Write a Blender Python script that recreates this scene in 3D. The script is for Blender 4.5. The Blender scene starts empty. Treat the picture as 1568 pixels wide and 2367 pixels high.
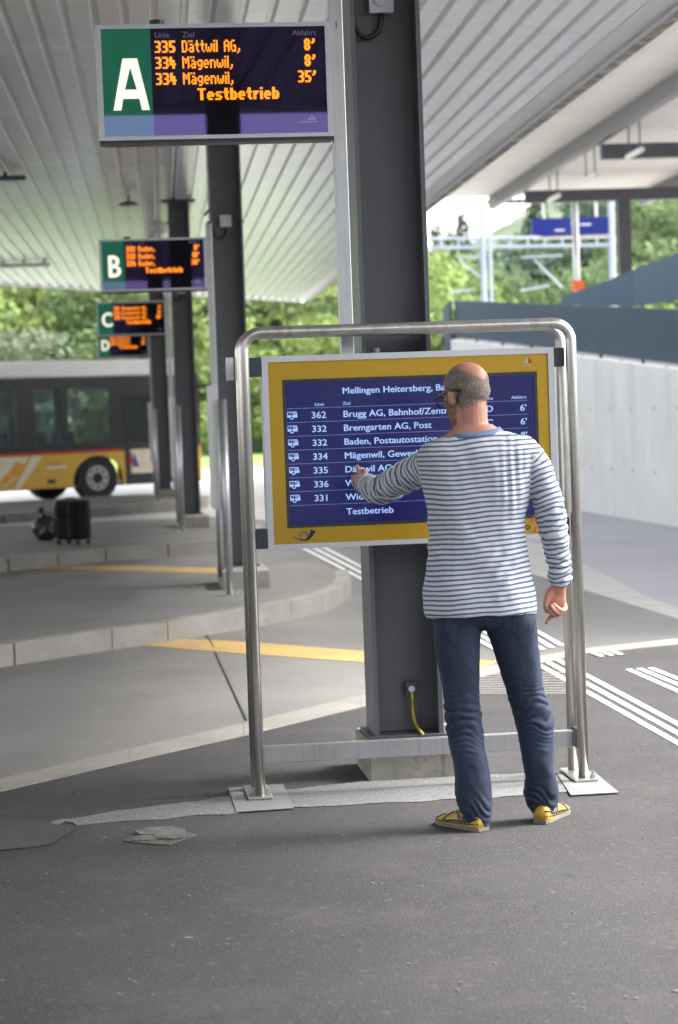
import bpy, bmesh, math, random
from mathutils import Vector, Matrix, noise, Euler
random.seed(7)
rad = math.radians
sc = bpy.context.scene
COL = sc.collection

# ------------------------------------------------------------------ camera
F, PITCH, ROLL, EYE = 5015.0, rad(2.717), 0.0355, 1.6
cd = bpy.data.cameras.new('camera'); cam = bpy.data.objects.new('camera', cd); COL.objects.link(cam)
sc.camera = cam
cd.sensor_fit = 'VERTICAL'; cd.sensor_height = 23.6; cd.sensor_width = 15.6; cd.lens = 50
cd.clip_start = 0.1; cd.clip_end = 2000
cam.matrix_world = Matrix.Translation((0, 0, EYE)) @ Matrix.Rotation(math.pi/2 - PITCH, 4, 'X') @ Matrix.Rotation(-ROLL, 4, 'Z')
cd.dof.use_dof = True; cd.dof.focus_distance = 8.6; cd.dof.aperture_fstop = 2.4

# ------------------------------------------------------------------ light
w = bpy.data.worlds.new('World'); sc.world = w; w.use_nodes = True
nt = w.node_tree; bg = nt.nodes['Background']
sky = nt.nodes.new('ShaderNodeTexSky'); sky.sky_type = 'NISHITA'; sky.sun_disc = False
SUN_EL, SUN_AZ = rad(50), rad(78)      # azimuth clockwise from +Y: the sun stands to the right
sky.sun_elevation = SUN_EL; sky.sun_rotation = SUN_AZ; sky.air_density = 1.2; sky.dust_density = 4.0; sky.ozone_density = 1.0
hs = nt.nodes.new('ShaderNodeHueSaturation'); hs.inputs['Saturation'].default_value = 0.30
nt.links.new(sky.outputs[0], hs.inputs['Color']); nt.links.new(hs.outputs[0], bg.inputs[0])
bg.inputs[1].default_value = 0.15
sd = bpy.data.lights.new('sun', 'SUN'); so = bpy.data.objects.new('sun', sd); COL.objects.link(so)
sd.energy = 1.3; sd.angle = rad(14); sd.color = (1, 0.97, 0.92)
sdir = Vector((math.sin(SUN_AZ)*math.cos(SUN_EL), math.cos(SUN_AZ)*math.cos(SUN_EL), math.sin(SUN_EL)))
so.rotation_euler = sdir.to_track_quat('Z', 'Y').to_euler()
sc.view_settings.view_transform = 'Standard'; sc.view_settings.look = 'None'
sc.view_settings.exposure = 2.68; sc.view_settings.gamma = 1; sc.view_settings.use_curve_mapping = False

# a point on the photo's plan (1568 px wide sheet) taken to its place at a known depth / height
def ray(u, v):
    a = u-784; b = -(v-1183.5)
    x = a*math.cos(ROLL)+b*math.sin(ROLL); y = -a*math.sin(ROLL)+b*math.cos(ROLL)
    return x, F*math.cos(PITCH)+y*math.sin(PITCH), y*math.cos(PITCH)-F*math.sin(PITCH)
def W(u, v, Y):
    x, y, z = ray(u, v); t = Y/y; return Vector((x*t, Y, EYE+z*t))
def G(u, v, z=0.0):
    x, y, q = ray(u, v); t = (z-EYE)/q; return Vector((x*t, y*t, z))

# ------------------------------------------------------------------ materials
MATS = {}
def mat(name, col, rough=0.6, metal=0.0, var=0.12, scale=6.0, bump=0.0, bscale=60.0, spec=None, coat=0.0, speck=None, streak=None, emit=None, estr=1.0, dirt=None):
    if name in MATS: return MATS[name]
    m = bpy.data.materials.new(name); m.use_nodes = True; n = m.node_tree; L = n.links
    b = n.nodes['Principled BSDF']
    b.inputs['Roughness'].default_value = rough; b.inputs['Metallic'].default_value = metal
    if spec is not None: b.inputs['Specular IOR Level'].default_value = spec
    if coat: b.inputs['Coat Weight'].default_value = coat; b.inputs['Coat Roughness'].default_value = 0.03
    tc = n.nodes.new('ShaderNodeTexCoord'); src = tc.outputs['Object']
    def noise_(s, det=5, vec=src, r=0.6):
        t = n.nodes.new('ShaderNodeTexNoise'); t.inputs['Scale'].default_value = s; t.inputs['Detail'].default_value = det
        t.inputs['Roughness'].default_value = r; L.new(vec, t.inputs['Vector']); return t.outputs['Fac']
    def mix(a, bcol, f, mode='MIX'):
        x = n.nodes.new('ShaderNodeMix'); x.data_type = 'RGBA'; x.blend_type = mode
        L.new(a, x.inputs['A']) if not isinstance(a, tuple) else setattr(x.inputs['A'], 'default_value', a)
        L.new(bcol, x.inputs['B']) if not isinstance(bcol, tuple) else setattr(x.inputs['B'], 'default_value', bcol)
        L.new(f, x.inputs['Factor']) if not isinstance(f, float) else setattr(x.inputs['Factor'], 'default_value', f)
        return x.outputs['Result']
    def ramp(f, p0, p1):
        r = n.nodes.new('ShaderNodeMapRange'); r.inputs[1].default_value = p0; r.inputs[2].default_value = p1
        L.new(f, r.inputs[0]); return r.outputs[0]
    c0 = tuple(max(0, c*(1-var)) for c in col)+(1,); c1 = tuple(min(1, c*(1+var)) for c in col)+(1,)
    out = mix(c0, c1, ramp(noise_(scale), 0.3, 0.7))
    if dirt:      # (colour, scale, lo, hi)
        out = mix(out, tuple(dirt[0])+(1,), ramp(noise_(dirt[1], 8, r=0.7), dirt[2], dirt[3]))
    if streak:    # (colour, xy scale, z scale, lo, hi)
        mp = n.nodes.new('ShaderNodeMapping'); mp.inputs['Scale'].default_value = (streak[1], streak[1], streak[2]); L.new(src, mp.inputs['Vector'])
        out = mix(out, tuple(streak[0])+(1,), ramp(noise_(1.0, 6, mp.outputs[0]), streak[3], streak[4]))
    if speck:     # list of (colour, scale, lo, hi)
        for c, s, lo, hi in speck:
            out = mix(out, tuple(c)+(1,), ramp(noise_(s, 2), lo, hi))
    L.new(out, b.inputs['Base Color'])
    if bump:
        bp = n.nodes.new('ShaderNodeBump'); bp.inputs['Strength'].default_value = bump; bp.inputs['Distance'].default_value = 0.004
        L.new(noise_(bscale, 6), bp.inputs['Height']); L.new(bp.outputs[0], b.inputs['Normal'])
    if emit:
        b.inputs['Emission Color'].default_value = tuple(emit)+(1,); b.inputs['Emission Strength'].default_value = estr
    MATS[name] = m; return m
ASPH = mat('near_asphalt', (.0235, .0222, .0237), .85, var=.40, scale=.8, bump=1.0, bscale=110, dirt=((.040, .0375, .036), 2.3, .50, .68), streak=((.020, .019, .020), 2.2, 1, .62, .74),
           speck=[((.105, .10, .10), 170, .54, .68), ((.008, .008, .009), 120, .56, .68), ((.075, .072, .070), 30, .60, .74), ((.018, .017, .018), 9, .64, .78), ((.2, .19, .19), 120, .74, .77)])
ASPH2 = mat('patch_asphalt', (.046, .044, .044), .85, var=.2, scale=2, bump=1, bscale=90, speck=[((.12, .115, .11), 120, .58, .70), ((.012, .012, .012), 90, .60, .72)])
ROAD = mat('light_asphalt', (.29, .285, .30), .9, var=.10, scale=.4, bump=.3, bscale=120, speck=[((.32, .31, .33), 90, .58, .7), ((.11, .11, .12), 70, .6, .7)])
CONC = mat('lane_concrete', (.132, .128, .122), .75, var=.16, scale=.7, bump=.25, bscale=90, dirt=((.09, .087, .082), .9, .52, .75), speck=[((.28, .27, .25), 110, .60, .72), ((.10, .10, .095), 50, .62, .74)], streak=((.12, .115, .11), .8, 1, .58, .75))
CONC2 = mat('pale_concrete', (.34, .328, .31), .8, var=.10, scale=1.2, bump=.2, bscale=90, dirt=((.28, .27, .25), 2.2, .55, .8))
FOOT = mat('footing_concrete', (.25, .235, .205), .85, var=.2, scale=4, bump=.6, bscale=50, streak=((.075, .07, .06), 26, 1.6, .60, .72), dirt=((.14, .13, .11), 10, .55, .70))
KERB = mat('kerb_concrete', (.205, .195, .172), .8, var=.15, scale=3, bump=.4, bscale=70, dirt=((.13, .12, .10), 9, .58, .72))
GRAV = mat('rough_mortar', (.145, .148, .148), .95, var=.15, scale=3, bump=1.0, bscale=150, speck=[((.07, .07, .07), 90, .58, .66), ((.27, .27, .27), 80, .60, .70)], dirt=((.13, .13, .128), 6, .5, .7))
MORT = mat('smooth_mortar', (.165, .165, .176), .9, var=.08, scale=5, bump=.2, bscale=90, dirt=((.13, .13, .13), 11, .56, .70))
LUMP = mat('broken_concrete', (.095, .093, .084), .95, var=.3, scale=20, bump=.8, bscale=60, dirt=((.05, .047, .042), 18, .5, .66))
WORN = mat('worn_white_paint', (.30, .295, .285), .8, var=.15, scale=20)
YEL = mat('yellow_road_paint', (.42, .27, .08), .7, var=.15, scale=4, dirt=((.26, .21, .13), 3, .45, .75))
WHT = mat('white_road_paint', (.66, .66, .66), .7, var=.10, scale=8, dirt=((.42, .42, .42), 22, .55, .75))
STEEL = mat('grey_painted_steel', (.085, .088, .100), .42, var=.10, scale=4, bump=.05, bscale=30, streak=((.05, .05, .05), 22, 1.2, .62, .75), dirt=((.115, .115, .12), 5, .58, .72))
STEELD = mat('dark_painted_steel', (.05, .052, .062), .45, var=.1, scale=3)
ALU = mat('brushed_aluminium', (.46, .465, .48), .38, .85, var=.06, scale=5, streak=((.35, .35, .36), 60, 2, .5, .8))
ALUF = mat('anodised_aluminium', (.50, .51, .53), .45, .6, var=.05, scale=4)
INOX = mat('stainless_tube', (.60, .59, .56), .33, .95, var=.08, scale=7, bump=.04, bscale=14, streak=((.40, .385, .33), 30, 3, .5, .75))
SOFF = mat('soffit_metal', (.80, .80, .805), .23, .32, var=.05, scale=.7, streak=((.60, .59, .57), 6, 6, .55, .8))
SOFT = mat('soffit_flashing', (.68, .67, .64), .5, .1, var=.06, scale=1)
STAIN = mat('stained_flashing', (.26, .24, .19), .85, var=.5, scale=1.6, dirt=((.55, .53, .47), 3.0, .50, .60))
CREAM = mat('cream_soffit', (.62, .59, .545), .7, var=.05, scale=.6)
PARA = mat('blue_grey_panel', (.045, .080, .118), .75, var=.06, scale=1.2)
WALLC = mat('pale_cast_concrete', (.84, .845, .84), .8, var=.06, scale=1.2, streak=((.62, .62, .62), 3.2, .25, .55, .8))
BLK = mat('black_plastic', (.015, .015, .017), .45, var=.2)
DBLUE = mat('dark_bracket', (.03, .033, .05), .5, var=.1)
YPAN = mat('yellow_enamel', (.76, .46, .003), .35, var=.03, scale=3)
BEZ = mat('screen_bezel', (.045, .05, .062), .4, var=.1)
GREEN = mat('green_sign', (.003, .085, .038), .4, var=.05, spec=.3, emit=(.0, .30, .11), estr=.055)
LEDB = mat('led_black', (.006, .006, .007), .5, var=.2, spec=.2)
LED = mat('amber_led', (.9, .4, .02), .5, emit=(1.0, .26, .002), estr=.31)
LETW = mat('lit_letter', (.8, .8, .7), .5, emit=(1.0, .96, .70), estr=.18)
SCRB = mat('lit_blue_screen', (.002, .003, .03), .35, var=.02, emit=(.004, .006, .118), estr=.105)
SCRT = mat('lit_screen_text', (.3, .45, .75), .5, emit=(.42, .60, 1.0), estr=.12)
SCRL = mat('lit_screen_line', (.15, .2, .45), .5, emit=(.22, .28, .72), estr=.075)
GREYT = mat('grey_print', (.72, .73, .77), .6)
REDP = mat('red_print', (.62, .06, .03), .5); BLKP = mat('black_print', (.012, .012, .02), .5); WHP = mat('white_print', (.75, .75, .75), .5)
PINKP = mat('pink_print', (.72, .50, .40), .5)
SKIN = mat('skin', (.42, .205, .145), .5, var=.10, scale=22, bump=.12, bscale=130, spec=.35, dirt=((.36, .145, .10), 16, .5, .8))
SKIN.node_tree.nodes['Principled BSDF'].inputs['Subsurface Weight'].default_value = .12
SKIN.node_tree.nodes['Principled BSDF'].inputs['Subsurface Radius'].default_value = (.01, .004, .002)
HAIR = mat('grey_stubble', (.19, .15, .125), .85, var=.25, scale=45, bump=.3, bscale=300, speck=[((.075, .062, .053), 190, .50, .62), ((.27, .225, .19), 210, .58, .70)])
BEARD = mat('beard_stubble', (.24, .135, .085), .85, var=.3, scale=60, speck=[((.05, .04, .03), 300, .52, .64)])
GLAS = mat('spectacle_acetate', (.018, .008, .009), .25, var=.2)
DENIM = mat('blue_denim', (.007, .015, .037), .85, var=.30, scale=9, bump=.25, bscale=420, speck=[((.022, .036, .068), 260, .54, .66)], dirt=((.016, .029, .056), 5, .52, .78))
SHOEY = mat('yellow_leather', (.40, .235, .015), .45, var=.12, scale=20, bump=.1, bscale=60)
SHOEB = mat('navy_leather', (.018, .02, .035), .5); SOLE = mat('grey_rubber', (.15, .14, .11), .8, var=.2, scale=30)
BUSY = mat('bus_yellow', (.62, .36, .012), .28, var=.03, coat=.6); BUSW = mat('bus_white', (.86, .86, .85), .35, var=.04)
BUSK = mat('bus_black', (.014, .015, .017), .3, var=.1); TYRE = mat('tyre_rubber', (.018, .018, .018), .8)
RIM = mat('wheel_rim', (.30, .30, .31), .45, .5); REDS = mat('bus_red', (.5, .02, .015), .35)
SEAT = mat('bus_seat', (.05, .06, .11), .8); CREAMP = mat('pale_print', (.72, .66, .50), .5); ORAN = mat('orange_print', (.72, .34, .04), .5)
BAGP = mat('black_bag_plastic', (.010, .010, .011), .32, var=.3, bump=.5, bscale=20)
SUIT = mat('suitcase_fabric', (.007, .009, .009), .9, spec=.15, var=.3, scale=12); SUITG = mat('suitcase_trim', (.022, .028, .027), .7, spec=.2)
BLUED = mat('platform_display_blue', (.008, .018, .14), .4, emit=(.012, .02, .24), estr=.1)
GALV = mat('galvanised_steel', (.27, .30, .35), .6, .2, var=.08, scale=2)
ORNG = mat('orange_box_paint', (.75, .13, .015), .5); TUBE = mat('lamp_housing', (.62, .61, .58), .45, var=.05)
GREENC = mat('earth_cable', (.20, .24, .02), .5, streak=((.5, .33, .01), 1, 9, .48, .54)); BOXG = mat('light_grey_box', (.50, .51, .54), .5, var=.05)
BARK = mat('bark', (.085, .065, .05), .95, var=.3, scale=4)
GRASS = mat('verge_grass', (.11, .19, .03), .95, var=.3, scale=.5, bump=.4, bscale=6)
SOIL = mat('hill_soil', (.045, .075, .025), 1, var=.4, scale=.2)

def glass_mat(name, tint, ior=1.5, tr=.8, rough=.02):
    m = bpy.data.materials.new(name); m.use_nodes = True; n = m.node_tree; L = n.links
    out = n.nodes['Material Output']; n.nodes.remove(n.nodes['Principled BSDF'])
    t = n.nodes.new('ShaderNodeBsdfTransparent'); t.inputs[0].default_value = tint+(1,)
    g = n.nodes.new('ShaderNodeBsdfGlossy'); g.inputs['Roughness'].default_value = rough
    fr = n.nodes.new('ShaderNodeFresnel'); fr.inputs[0].default_value = ior
    mx = n.nodes.new('ShaderNodeMixShader'); L.new(fr.outputs[0], mx.inputs[0]); L.new(t.outputs[0], mx.inputs[1]); L.new(g.outputs[0], mx.inputs[2])
    L.new(mx.outputs[0], out.inputs[0]); MATS[name] = m; return m, g
BGLASS, _ = glass_mat('tinted_bus_glass', (.62, .68, .70), 1.5)
SPEC, _ = glass_mat('spectacle_lens', (.85, .86, .93), 1.45)
def _lens():
    n = SPEC.node_tree; mx = [q for q in n.nodes if q.type == 'MIX_SHADER'][0]
    for l in list(mx.inputs[0].links): n.links.remove(l)
    mx.inputs[0].default_value = .05
_lens()
COVER, _ = glass_mat('clear_cover', (.97, .97, .97), 1.25, rough=.03)
COATG, g_ = glass_mat('coated_display_cover', (.95, .95, .95), 1.58, rough=.015); g_.inputs[0].default_value = (.46, .34, 1.0, 1)

def leaf_mat(name, col):
    m = bpy.data.materials.new(name); m.use_nodes = True; n = m.node_tree; L = n.links; b = n.nodes['Principled BSDF']
    b.inputs['Roughness'].default_value = .8; b.inputs['Specular IOR Level'].default_value = .2
    at = n.nodes.new('ShaderNodeAttribute'); at.attribute_name = 'tint'
    mx = n.nodes.new('ShaderNodeMix'); mx.data_type = 'RGBA'
    mx.inputs['A'].default_value = tuple(c*.72 for c in col)+(1,); mx.inputs['B'].default_value = tuple(min(1, c*1.3) for c in col)+(1,)
    L.new(at.outputs['Fac'], mx.inputs['Factor']); L.new(mx.outputs['Result'], b.inputs['Base Color'])
    tr = n.nodes.new('ShaderNodeBsdfTranslucent'); L.new(mx.outputs['Result'], tr.inputs[0])
    ms = n.nodes.new('ShaderNodeMixShader'); ms.inputs[0].default_value = .4
    L.new(b.outputs[0], ms.inputs[1]); L.new(tr.outputs[0], ms.inputs[2]); L.new(ms.outputs[0], n.nodes['Material Output'].inputs[0])
    return m
LEAVES = [leaf_mat('leaf_bright', (.165, .225, .070)), leaf_mat('leaf_mid', (.115, .165, .070)), leaf_mat('leaf_dark', (.070, .105, .066)), leaf_mat('leaf_silver', (.15, .185, .125))]

# shirt stripes follow the stored cloth coordinate
def shirt_mat():
    m = bpy.data.materials.new('striped_jersey'); m.use_nodes = True; n = m.node_tree; L = n.links; b = n.nodes['Principled BSDF']
    b.inputs['Roughness'].default_value = .9
    at = n.nodes.new('ShaderNodeAttribute'); at.attribute_name = 'cloth'
    dv = n.nodes.new('ShaderNodeMath'); dv.operation = 'DIVIDE'; dv.inputs[1].default_value = .0186; L.new(at.outputs['Fac'], dv.inputs[0])
    fr = n.nodes.new('ShaderNodeMath'); fr.operation = 'FRACT'; L.new(dv.outputs[0], fr.inputs[0])
    cr = n.nodes.new('ShaderNodeValToRGB'); L.new(fr.outputs[0], cr.inputs[0])
    e = cr.color_ramp.elements; W_ = (.51, .52, .54, 1); B_ = (.080, .112, .205, 1)
    e[0].position = 0; e[0].color = B_; e[1].position = .33; e[1].color = B_
    k = e.new(.39); k.color = W_; k = e.new(.94); k.color = W_; k = e.new(1.0); k.color = B_
    tc = n.nodes.new('ShaderNodeTexCoord'); ns = n.nodes.new('ShaderNodeTexNoise'); ns.inputs['Scale'].default_value = 420; L.new(tc.outputs['Object'], ns.inputs['Vector'])
    mr = n.nodes.new('ShaderNodeMapRange'); mr.inputs[1].default_value = .3; mr.inputs[2].default_value = .7; mr.inputs[3].default_value = .78; mr.inputs[4].default_value = 1.05
    L.new(ns.outputs['Fac'], mr.inputs[0])
    mx = n.nodes.new('ShaderNodeMix'); mx.data_type = 'RGBA'; mx.blend_type = 'MULTIPLY'; mx.inputs['Factor'].default_value = 1
    L.new(cr.outputs[0], mx.inputs['A']); L.new(mr.outputs[0], mx.inputs['B']); L.new(mx.outputs['Result'], b.inputs['Base Color'])
    bp = n.nodes.new('ShaderNodeBump'); bp.inputs['Strength'].default_value = .2; bp.inputs['Distance'].default_value = .002
    L.new(ns.outputs['Fac'], bp.inputs['Height']); L.new(bp.outputs[0], b.inputs['Normal'])
    return m
JERSEY = shirt_mat()
NAVYC = mat('blue_neckband', (.11, .155, .28), .9, var=.1, scale=60)

ORD = ['first', 'second', 'third', 'fourth', 'fifth', 'sixth', 'seventh', 'eighth', 'ninth', 'tenth', 'eleventh', 'twelfth']
# ------------------------------------------------------------------ helpers
def tag(o, label=None, cat=None, group=None, kind=None):
    if label: o['label'] = label
    if cat: o['category'] = cat
    if group: o['group'] = group
    if kind: o['kind'] = kind
    return o
def empty(name, loc=(0, 0, 0), rz=0.0, **k):
    o = bpy.data.objects.new(name, None); COL.objects.link(o); o.location = loc; o.rotation_euler = (0, 0, rz)
    o.empty_display_size = .1
    return tag(o, **k)
def link(name, me, m=None, parent=None, smooth=False):
    o = bpy.data.objects.new(name, me); COL.objects.link(o)
    if m is not None:
        me.materials.clear(); me.materials.append(m)
    if smooth:
        for p in me.polygons: p.use_smooth = True
    if parent: o.parent = parent
    return o
def copy_tree(o, parent=None):
    c = o.copy(); COL.objects.link(c)
    c.parent = parent
    for ch in [x for x in bpy.data.objects if x.parent == o]: copy_tree(ch, c)
    return c
class MB:
    def __init__(s): s.b = bmesh.new()
    def box(s, x0, x1, y0, y1, z0, z1, bev=0, rot=None):
        vs = [s.b.verts.new((x, y, z)) for x in (x0, x1) for y in (y0, y1) for z in (z0, z1)]
        fs = [(0, 1, 3, 2), (4, 6, 7, 5), (0, 4, 5, 1), (2, 3, 7, 6), (0, 2, 6, 4), (1, 5, 7, 3)]
        faces = [s.b.faces.new([vs[i] for i in f]) for f in fs]
        if bev:
            es = list({e for f in faces for e in f.edges})
            r = bmesh.ops.bevel(s.b, geom=es, offset=bev, segments=2, affect='EDGES', profile=.5)
        return s
    def poly(s, pts, z0, z1):
        """vertical prism from plan outline"""
        lo = [s.b.verts.new((p[0], p[1], z0)) for p in pts]; hi = [s.b.verts.new((p[0], p[1], z1)) for p in pts]
        s.b.faces.new(hi); s.b.faces.new(lo[::-1])
        for i in range(len(pts)):
            j = (i+1) % len(pts); s.b.faces.new((lo[i], lo[j], hi[j], hi[i]))
        return s
    def sheet(s, pts):
        s.b.faces.new([s.b.verts.new(p) for p in pts]); return s
    def slab(s, pts, d):
        """prism: 3-D outline pts swept by vector d"""
        d = Vector(d); a = [s.b.verts.new(p) for p in pts]; c = [s.b.verts.new(Vector(p)+d) for p in pts]
        s.b.faces.new(a); s.b.faces.new(c[::-1])
        for i in range(len(pts)):
            j = (i+1) % len(pts); s.b.faces.new((a[j], a[i], c[i], c[j]))
        return s
    def tube(s, pts, r, seg=12, caps=True, ry=None):
        pts = [Vector(p) for p in pts]; n = len(pts)
        rs = r if isinstance(r, (list, tuple)) else [r]*n
        rys = ry if ry is not None else rs
        rings = []; up = None
        for i, p in enumerate(pts):
            d = (pts[min(i+1, n-1)]-pts[max(i-1, 0)]).normalized()
            if up is None:
                up = Vector((0, 0, 1)) if abs(d.z) < .9 else Vector((0, 1, 0))
            a = d.cross(up).normalized(); up = a.cross(d).normalized()
            rings.append([s.b.verts.new(p+a*rs[i]*math.cos(t)+up*rys[i]*math.sin(t)) for t in [2*math.pi*k/seg for k in range(seg)]])
        for i in range(n-1):
            for k in range(seg):
                q = (k+1) % seg; s.b.faces.new((rings[i][k], rings[i][q], rings[i+1][q], rings[i+1][k]))
        if caps: s.b.faces.new(rings[0][::-1]); s.b.faces.new(rings[-1])
        return s
    def loft(s, rings):
        vs = [[s.b.verts.new(p) for p in r] for r in rings]; n = len(rings[0])
        for i in range(len(vs)-1):
            for k in range(n):
                q = (k+1) % n; s.b.faces.new((vs[i][k], vs[i][q], vs[i+1][q], vs[i+1][k]))
        s.b.faces.new(vs[0][::-1]); s.b.faces.new(vs[-1]); return s
    def ball(s, c, r, M=None, seg=20):
        T = Matrix.Translation(c) @ (M or Matrix.Identity(4)) @ Matrix.Diagonal((r[0], r[1], r[2], 1))
        bmesh.ops.create_uvsphere(s.b, u_segments=seg, v_segments=seg//2+2, radius=1, matrix=T); return s
    def mesh(s):
        bmesh.ops.recalc_face_normals(s.b, faces=s.b.faces)
        me = bpy.data.meshes.new('m'); s.b.to_mesh(me); s.b.free(); return me
    def build(s, name, m, parent=None, smooth=False): 
        me = s.mesh(); me.name = name; return link(name, me, m, parent, smooth)
def box(name, m, parent, *a, bev=0, **k): return MB().box(*a, bev=bev).build(name, m, parent)
def text_mesh(txt, cap, bold=0.0, xs=1.0, align='LEFT'):
    """flat lettering in the local XZ plane facing -Y, baseline at z=0; cap = capital height"""
    c = bpy.data.curves.new('t', 'FONT'); c.body = txt; c.size = 1.0; c.offset = 0.0 if bold > .008 else bold; c.resolution_u = 3; c.align_x = align
    o = bpy.data.objects.new('t', c); COL.objects.link(o)
    dg = bpy.context.evaluated_depsgraph_get(); me = bpy.data.meshes.new_from_object(o.evaluated_get(dg))
    bpy.data.objects.remove(o)
    if bold > .008:      # heavier strokes: the same glyphs again, a hair apart
        w_ = bold*.75; b = bmesh.new()
        for n_, (dx, dz) in enumerate(((0, 0), (-w_, 0), (w_, 0), (0, w_*.6), (0, -w_*.6))):
            m2 = me.copy(); m2.transform(Matrix.Translation((dx, dz, 0))); m2.transform(Matrix.Translation((0, 0, n_*.0015))); b.from_mesh(m2); bpy.data.meshes.remove(m2)
        b.to_mesh(me); b.free()
    k = cap/.729
    me.transform(Matrix(((k*xs, 0, 0, 0), (0, 0, -k, 0), (0, k, 0, 0), (0, 0, 0, 1)))); return me
def join_meshes(items):
    b = bmesh.new()
    for me, T in items:
        me.transform(T); b.from_mesh(me); bpy.data.meshes.remove(me)
    r = bpy.data.meshes.new('m'); b.to_mesh(r); b.free(); return r
def remesh(me, vox, smooth_it=2):
    o = bpy.data.objects.new('t', me); COL.objects.link(o)
    md = o.modifiers.new('r', 'REMESH'); md.mode = 'VOXEL'; md.voxel_size = vox; md.use_smooth_shade = True
    if smooth_it:
        s = o.modifiers.new('s', 'SMOOTH'); s.iterations = smooth_it; s.factor = .5
    dg = bpy.context.evaluated_depsgraph_get(); r = bpy.data.meshes.new_from_object(o.evaluated_get(dg))
    bpy.data.objects.remove(o); return r

# ------------------------------------------------------------------ ground
LANE = -0.16
g = MB().box(-160, 160, -60, 330, -.6, LANE-.008).build('ground', ROAD); tag(g, kind='structure')
def flat(name, pts, z, m, th=None, **k):
    o = MB().poly([(p[0], p[1]) for p in pts], z-(th or .003), z).build(name, m); tag(o, **(k or dict(kind='structure'))); return o
# concrete bus lanes under the canopy
lane = [(-30, -20), (6.3, -20), G(1900, 1690, LANE), G(1568, 1407, LANE), G(1480, 1372, LANE), G(1380, 1318, LANE), G(1260, 1262, LANE), G(1100, 1215, LANE), G(760, 1170, LANE), (-1.5, 62), (-40, 30)]
flat('bus_lane', lane, LANE, CONC2)
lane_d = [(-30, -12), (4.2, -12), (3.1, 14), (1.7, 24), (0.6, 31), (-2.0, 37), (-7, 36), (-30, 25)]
flat('lane_roof_shade', lane_d, LANE+.004, CONC)  # darker copy of the pale lane: roof shade put into the concrete colour
# near platform
kp = [G(-500, 1912), G(0, 1803), G(300, 1733), G(564, 1673.6), G(836, 1609), G(970, 1577), G(1109, 1547), G(1249, 1518), G(1352, 1501), G(1568, 1477), G(1900, 1440)]
kq = [G(-500, 1944), G(0, 1831), G(300, 1761), G(564, 1701.5), G(836, 1635), G(970, 1601), G(1109, 1566), G(1249, 1534), G(1352, 1512), G(1568, 1491), G(1900, 1453)]
plat = [Vector((p[0], p[1], 0)) for p in kq]
pf = flat('near_platform', plat+[Vector((16, 14.4, 0)), Vector((22, -30, 0)), Vector((-22, -30, 0))], 0, ASPH, th=.15)
for i in range(len(kp)-1):       # kerb stones along the platform edge
    a, b_, c, d = kp[i], kp[i+1], kq[i+1], kq[i]
    n = max(1, round((b_-a).length/1.0))
    for k in range(n):
        s0, s1 = k/n+.004, (k+1)/n-.004
        pts = [a.lerp(b_, s0), a.lerp(b_, s1), c.lerp(d, 1-s1), c.lerp(d, 1-s0)]
        pts = [(p[0], p[1]) for p in pts]
        MB().poly(pts, -.19, .006).build('kerb_stone', KERB, pf)
# islands
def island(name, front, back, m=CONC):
    # front: left to right along the kerb and round the nose; back: right to left
    pts = [Vector((p[0], p[1])) for p in front+back]
    o = MB().poly([tuple(p) for p in pts], LANE-.05, 0.0).build(name, m); tag(o, kind='structure')
    fr = [Vector((p[0], p[1])) for p in front]
    off = []
    for i, p in enumerate(fr):
        t = (fr[min(i+1, len(fr)-1)]-fr[max(i-1, 0)]).normalized(); off.append(p+Vector((t.y, -t.x))*.14)
    for i in range(len(fr)-1):
        L_ = (fr[i+1]-fr[i]).length; n = max(1, round(L_/1.0))
        for k in range(n):
            s0, s1 = k/n+.006, (k+1)/n-.006
            q = [off[i].lerp(off[i+1], s0), off[i].lerp(off[i+1], s1), fr[i].lerp(fr[i+1], s1), fr[i].lerp(fr[i+1], s0)]
            MB().poly([tuple(x) for x in q], LANE-.05, .004+random.uniform(-.002, .004)).build('kerb_stone', KERB, o)
    return o
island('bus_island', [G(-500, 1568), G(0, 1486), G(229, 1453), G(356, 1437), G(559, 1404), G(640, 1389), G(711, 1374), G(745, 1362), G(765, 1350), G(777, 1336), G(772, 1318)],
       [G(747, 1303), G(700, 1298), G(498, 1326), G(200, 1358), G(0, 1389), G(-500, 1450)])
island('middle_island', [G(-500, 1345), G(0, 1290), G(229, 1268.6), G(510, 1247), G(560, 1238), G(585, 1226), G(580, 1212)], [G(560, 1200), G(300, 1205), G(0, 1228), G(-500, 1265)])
island('far_island', [G(-500, 1222), G(0, 1187.6), G(201, 1175.7), G(423, 1160), G(460, 1154), G(468, 1146)], [G(450, 1140), G(200, 1148), G(0, 1162), G(-500, 1185)])
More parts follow.
